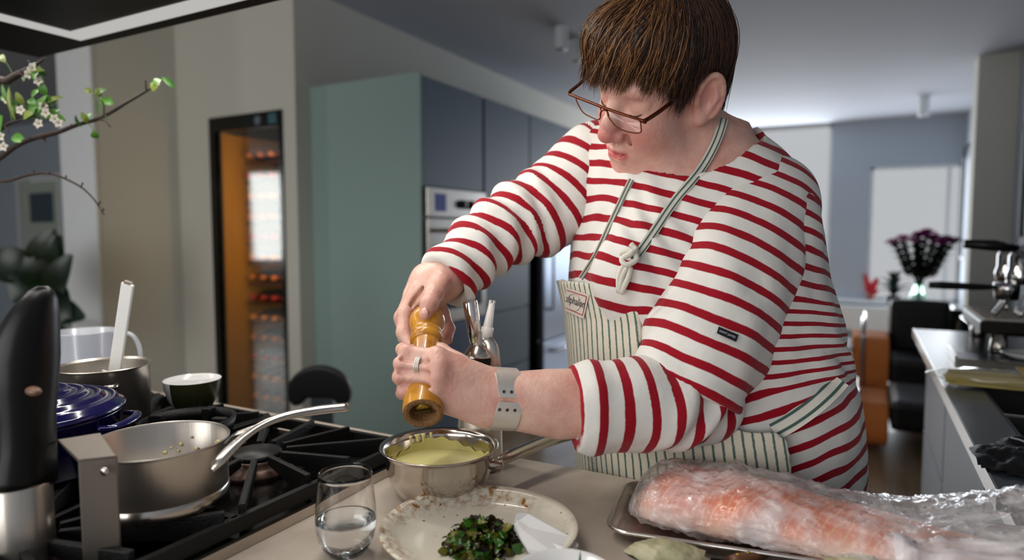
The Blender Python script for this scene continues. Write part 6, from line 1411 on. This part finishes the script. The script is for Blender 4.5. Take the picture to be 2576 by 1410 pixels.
def strands(n, seed, azr, over, lift, wid, start=(.0, .4), sweep=.45):
    rg = np.random.default_rng(seed); out = []
    for i in range(n):
        a = rg.uniform(*azr); cl = math.sin(a * 23 + 1.3 * math.sin(a * 7)); end_y = float(hairline(a)) - over(a, rg) * (1 + .45 * cl)
        a0 = a + rg.normal(sweep, .22) + .12 * cl; pts = []; m = 9; t0_ = rg.uniform(*start); flick = rg.normal(0, .0035) + .002 * cl; off = abs(rg.normal(lift, .0022)); tw = rg.normal(0, .05)
        for j in range(m):
            t = t0_ + (1 - t0_) * j / (m - 1); y = .146 + (end_y - .146) * (1 - math.cos(t ** .8 * math.pi / 2)); aa = a0 + (a - a0) * t + tw * t * t
            p = hl(*shell(aa, y)); hit_ = HB.find_nearest(Vector(p))
            if y > float(hairline(aa)) + .002 or j < 5:
                last = np.array(hit_[1]); q = np.array(hit_[0]) + last * (off * math.sin(min(1, t * 1.2 + .15) * 2.2) + .0006)
            else:
                nb = HR @ np.array([math.sin(aa), .1, math.cos(aa)]); q = p_prev + (p - pp_prev) + nb * flick * (j - 5) * .3 - nb * .0006 * (j - 4)
            p_prev, pp_prev = q, p; pts.append(q)
        pts = np.array(pts); 
        for _ in range(2): pts[1:-1] = .25 * pts[:-2] + .5 * pts[1:-1] + .25 * pts[2:]
        w = wid * rg.uniform(.6, 1.4); out.append(tube(spline(pts, 11), [w * .6, w, w, w * .8, w * .15], 4, flat=.5, cap=False))
    return join(*out)
ov = lambda a, r: (r.uniform(.0, .026) if abs(a) < 1.0 else r.uniform(.0, .022) if abs(a) < 1.3 else r.uniform(-.004, .003) if abs(a) < 1.85 else r.uniform(-.004, .012))
for k, (n, m_) in enumerate(((2600, 0), (2400, 1), (650, 2))):  # angle ranges keep lighter strands in front, putting its light into the colour
    put('hair_strands', *strands(n, 20 + k, ((-math.pi, math.pi), (-2.8, 2.2), (-2.3, .7))[k], ov, .0015 + .0010 * k, .00068), M_HAIR[m_], hair)['kind'] = 'stuff'
ovb = lambda a, r: r.uniform(.004, .034) * (1 - abs(a) / 2.4)
for k, (n, m_) in enumerate(((300, 0), (650, 1), (760, 2))):
    put('fringe_strands', *strands(n, 50 + k, (-1.5, .95), ovb, .0042, .00062, (.15, .55)), M_HAIR[m_], hair)['kind'] = 'stuff'
put('sideburn_strands', *strands(230, 77, (1.0, 1.28), lambda a, r: r.uniform(.0, .030), .003, .0007), M_HAIR[0], hair)['kind'] = 'stuff'
put('nape_strands', *strands(460, 78, (1.95, 3.1), lambda a, r: r.uniform(-.01, .020), .002, .0008), M_HAIR[0], hair)['kind'] = 'stuff'
# ---------------------------------------------------------------- spectacles
M_FRAME = mat('brown_metal_frame', lin(98, 44, 22), .32, .6); M_LENS = clearmat('lens', (.96, .94, .95, 1), .0, .03, rough=.02)
gl_c = C(1518, 281, .905)
eg = thing('eyeglasses', 'brown framed rectangular eyeglasses worn low on the nose', 'eyeglasses', c2w(gl_c))
dn_, db_, df_ = .868, .905, .958        # near hinge, bridge, far hinge
def cw_(pts): return [c2w(C(*p)) for p in pts]
obj('brow_bar', tube(spline(cw_([(1432, 237, df_), (1470, 252, df_ - .026), (1516, 270, db_ - .003), (1565, 287, db_ - .021), (1618, 304, dn_)]), 30), .0016, 8, flat=1.3), M_FRAME, eg)
def rim(pts, name):
    r = spline(cw_(pts + pts[:1]), 40); obj(name, tube(r, .0010, 8, cap=False), M_FRAME, eg)
    c = r[:-1]; n = len(c); mid = c.mean(0); V = np.concatenate([c, [mid]]); obj('lens', (V, [(i, (i + 1) % n, n) for i in range(n)]), M_LENS, eg, smooth=False)
rim([(1526, 276, db_ - .008), (1532, 296, db_ - .010), (1552, 320, db_ - .018), (1580, 332, db_ - .027), (1610, 334, dn_ + .001), (1612, 318, dn_ - .001), (1606, 302, dn_ + .001), (1565, 289, db_ - .021)], 'lens_rim')
rim([(1448, 245, df_ - .012), (1452, 258, df_ - .014), (1466, 282, df_ - .022), (1485, 294, df_ - .034), (1506, 301, db_ + .004), (1511, 288, db_), (1508, 269, db_ + .001), (1475, 255, df_ - .028)], 'lens_rim')
obj('nose_bridge', tube(spline(cw_([(1510, 290, db_), (1513, 280, db_ - .006), (1520, 277, db_ - .010), (1527, 280, db_ - .010), (1531, 292, db_ - .010)]), 14), .0012, 8), M_FRAME, eg)
for pts, nm in (([(1618, 304, dn_), (1626, 302, dn_ + .004), (1660, 280, dn_ + .03), (1700, 250, dn_ + .065), (1760, 215, dn_ + .095), (1800, 215, dn_ + .112)], 'temple'), ([(1432, 237, df_), (1436, 230, df_ + .006), (1456, 214, df_ + .035), (1476, 196, df_ + .065), (1500, 180, df_ + .10)], 'temple')):
    obj(nm, tube(spline(cw_(pts), 24), [.0026, .0030, .0030, .0026], 8, flat=.4, up=tuple(FW)), M_FRAME, eg)
obj('hinge', tube(cw_([(1612, 303, dn_), (1623, 308, dn_ + .002), (1626, 300, dn_ + .006)]), .0026, 8), M_FRAME, eg)
# ---------------------------------------------------------------- pepper mill
mb, mt = c2w(MB_), c2w(MT_); ax = (mt - mb) / ML
pm = thing('pepper_mill', 'turned wooden pepper mill held upside over the sauce pan', 'pepper mill', mb)
M_BEECH = mat('varnished_beech', lin(196, 138, 40), .3, var=(30, lin(150, 92, 18), .35, .7), stretch=(1, 1, 1), coat=.4)
M_END = mat('end_grain', lin(140, 100, 56), .7, var=(400, lin(90, 60, 30), .4, .7), bump=(600, .5))
pr_ = [(0, .0255), (.03, .0262), (.15, .0258), (.30, .0240), (.45, .0210), (.58, .0190), (.645, .0192)]
obj('mill_body', lathe([(r, t * ML) for t, r in pr_], mb, 48, ax, cap=False), M_BEECH, pm)
obj('mill_rim', lathe([(.0255, .0), (.0252, -.0004), (.0172, -.0004), (.0168, .004), (.0168, .016), (.0001, .0165)], mb, 48, ax, cap=False), M_END, pm)
pr_ = [(.645, .0198), (.665, .0222), (.68, .0236), (.70, .0238), (.715, .0222), (.722, .0212), (.735, .0226), (.75, .0228), (.765, .0212), (.775, .0202), (.79, .0210), (.83, .0248), (.87, .0264), (.91, .0262), (.95, .0235), (.98, .0170), (1.0, .004)]
obj('mill_knob', lathe([(r, t * ML) for t, r in pr_], mb, 48, ax), M_BEECH, pm)
mg = obj('grinder', lathe([(.0001, .005), (.0085, .005), (.0105, .008), (.0105, .016)], mb, 28, ax), mat('grinder_brass', lin(150, 118, 44), .4, .8), pm)
e1 = np.cross(ax, FW); e1 /= np.linalg.norm(e1); obj('grinder_bar', bar(mb + ax * .0035 - e1 * .0105, mb + ax * .0035 + e1 * .0105, .006, .004, up=ax), mat('grinder_dark', lin(70, 54, 20), .4, .7), mg, smooth=False, bevel=.001)
# falling pepper
gr = []
for i in range(140):
    t = rg.uniform(0, 1) ** .8; sxy = rg.normal(0, .009 * (.5 + t), 2); p_ = mb + np.array([0, 0, -.012 - t * .055]) + RV * (sxy[0] + .012 * t) + FH * (sxy[1] + .02 * t); gr.append(ball(p_, rg.uniform(.00012, .00028), 5, 4))
tag(obj('falling_pepper', join(*gr), mat('pepper_dust', lin(160, 140, 100), .8)), 'fine ground pepper falling from the mill into the pan', 'pepper', kind='stuff')
# ---------------------------------------------------------------- cuff bracelet and ring
wa = C(1290, 1003, .872) - C(1225, 1000, .864); wa /= np.linalg.norm(wa)
M_SILVER = mat('beaten_silver', lin(226, 220, 212), .42, .85, bump=(90, .12))
bc = C(1264, 1004, .8665); e_v = np.array([0, 0, 1.0]) - wa * wa[2]; e_v /= np.linalg.norm(e_v); e_u = np.cross(wa, e_v)
if e_u[1] < 0: e_u = -e_u
cuffb = thing('cuff_bracelet', 'wide silver cuff bracelet with punched holes on the wrist', 'bracelet', c2w(bc))
def cuff_band(a0, a1, w0, w1, shear, name):
    rings = []
    for t in np.linspace(0, 1, 26):
        a = a0 + (a1 - a0) * t; ro, ri = (.0372, .0361); d = e_v * math.cos(a) + e_u * math.sin(a) * 1.12; sh = wa * shear * (t - .5)
        w = .0172 * (1 - .15 * (2 * t - 1) ** 8); rings.append([bc + d * ri - wa * w + sh, bc + d * ri + wa * w + sh, bc + d * ro + wa * w + sh, bc + d * ro - wa * w + sh])
    o = obj(name, (lambda r: (c2w(r[0]), r[1]))(loft(rings)), M_SILVER, cuffb, smooth=False, bevel=.0004)
    return o
up_ = cuff_band(math.radians(12), math.radians(118), 1, 1, -.006, 'cuff_plate'); lo_ = cuff_band(math.radians(4), math.radians(-108), 1, 1, -.004, 'cuff_plate')
for sgn, par, base, shr in ((1, up_, 22, -.006), (-1, lo_, -10, -.004)):
    for k in range(3):
        a = math.radians(base); d = e_v * math.cos(a) + e_u * math.sin(a) * 1.12; c = bc + d * .0374 + wa * (-.0100 + .0100 * k) + wa * (.003 if sgn > 0 else -.001)
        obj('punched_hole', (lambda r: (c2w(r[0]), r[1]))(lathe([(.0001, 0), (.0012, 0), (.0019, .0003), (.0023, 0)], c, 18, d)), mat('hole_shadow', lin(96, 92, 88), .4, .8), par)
rc = (mcp[1] + (pip[1] - mcp[1]) * .55); rdv = (pip[1] - mcp[1]) / np.linalg.norm(pip[1] - mcp[1])
rn = thing('finger_ring', 'ribbed silver ring on the finger holding the mill', 'ring', c2w(rc))
for k in (-1, 0, 1): obj('ring_band', (lambda r: (c2w(r[0]), r[1]))(lathe([(.0104, -.0010), (.0116, -.0008), (.0116, .0008), (.0104, .0010)], rc + rdv * k * .0021, 36, rdv, closed=True)), M_SILVER, rn)
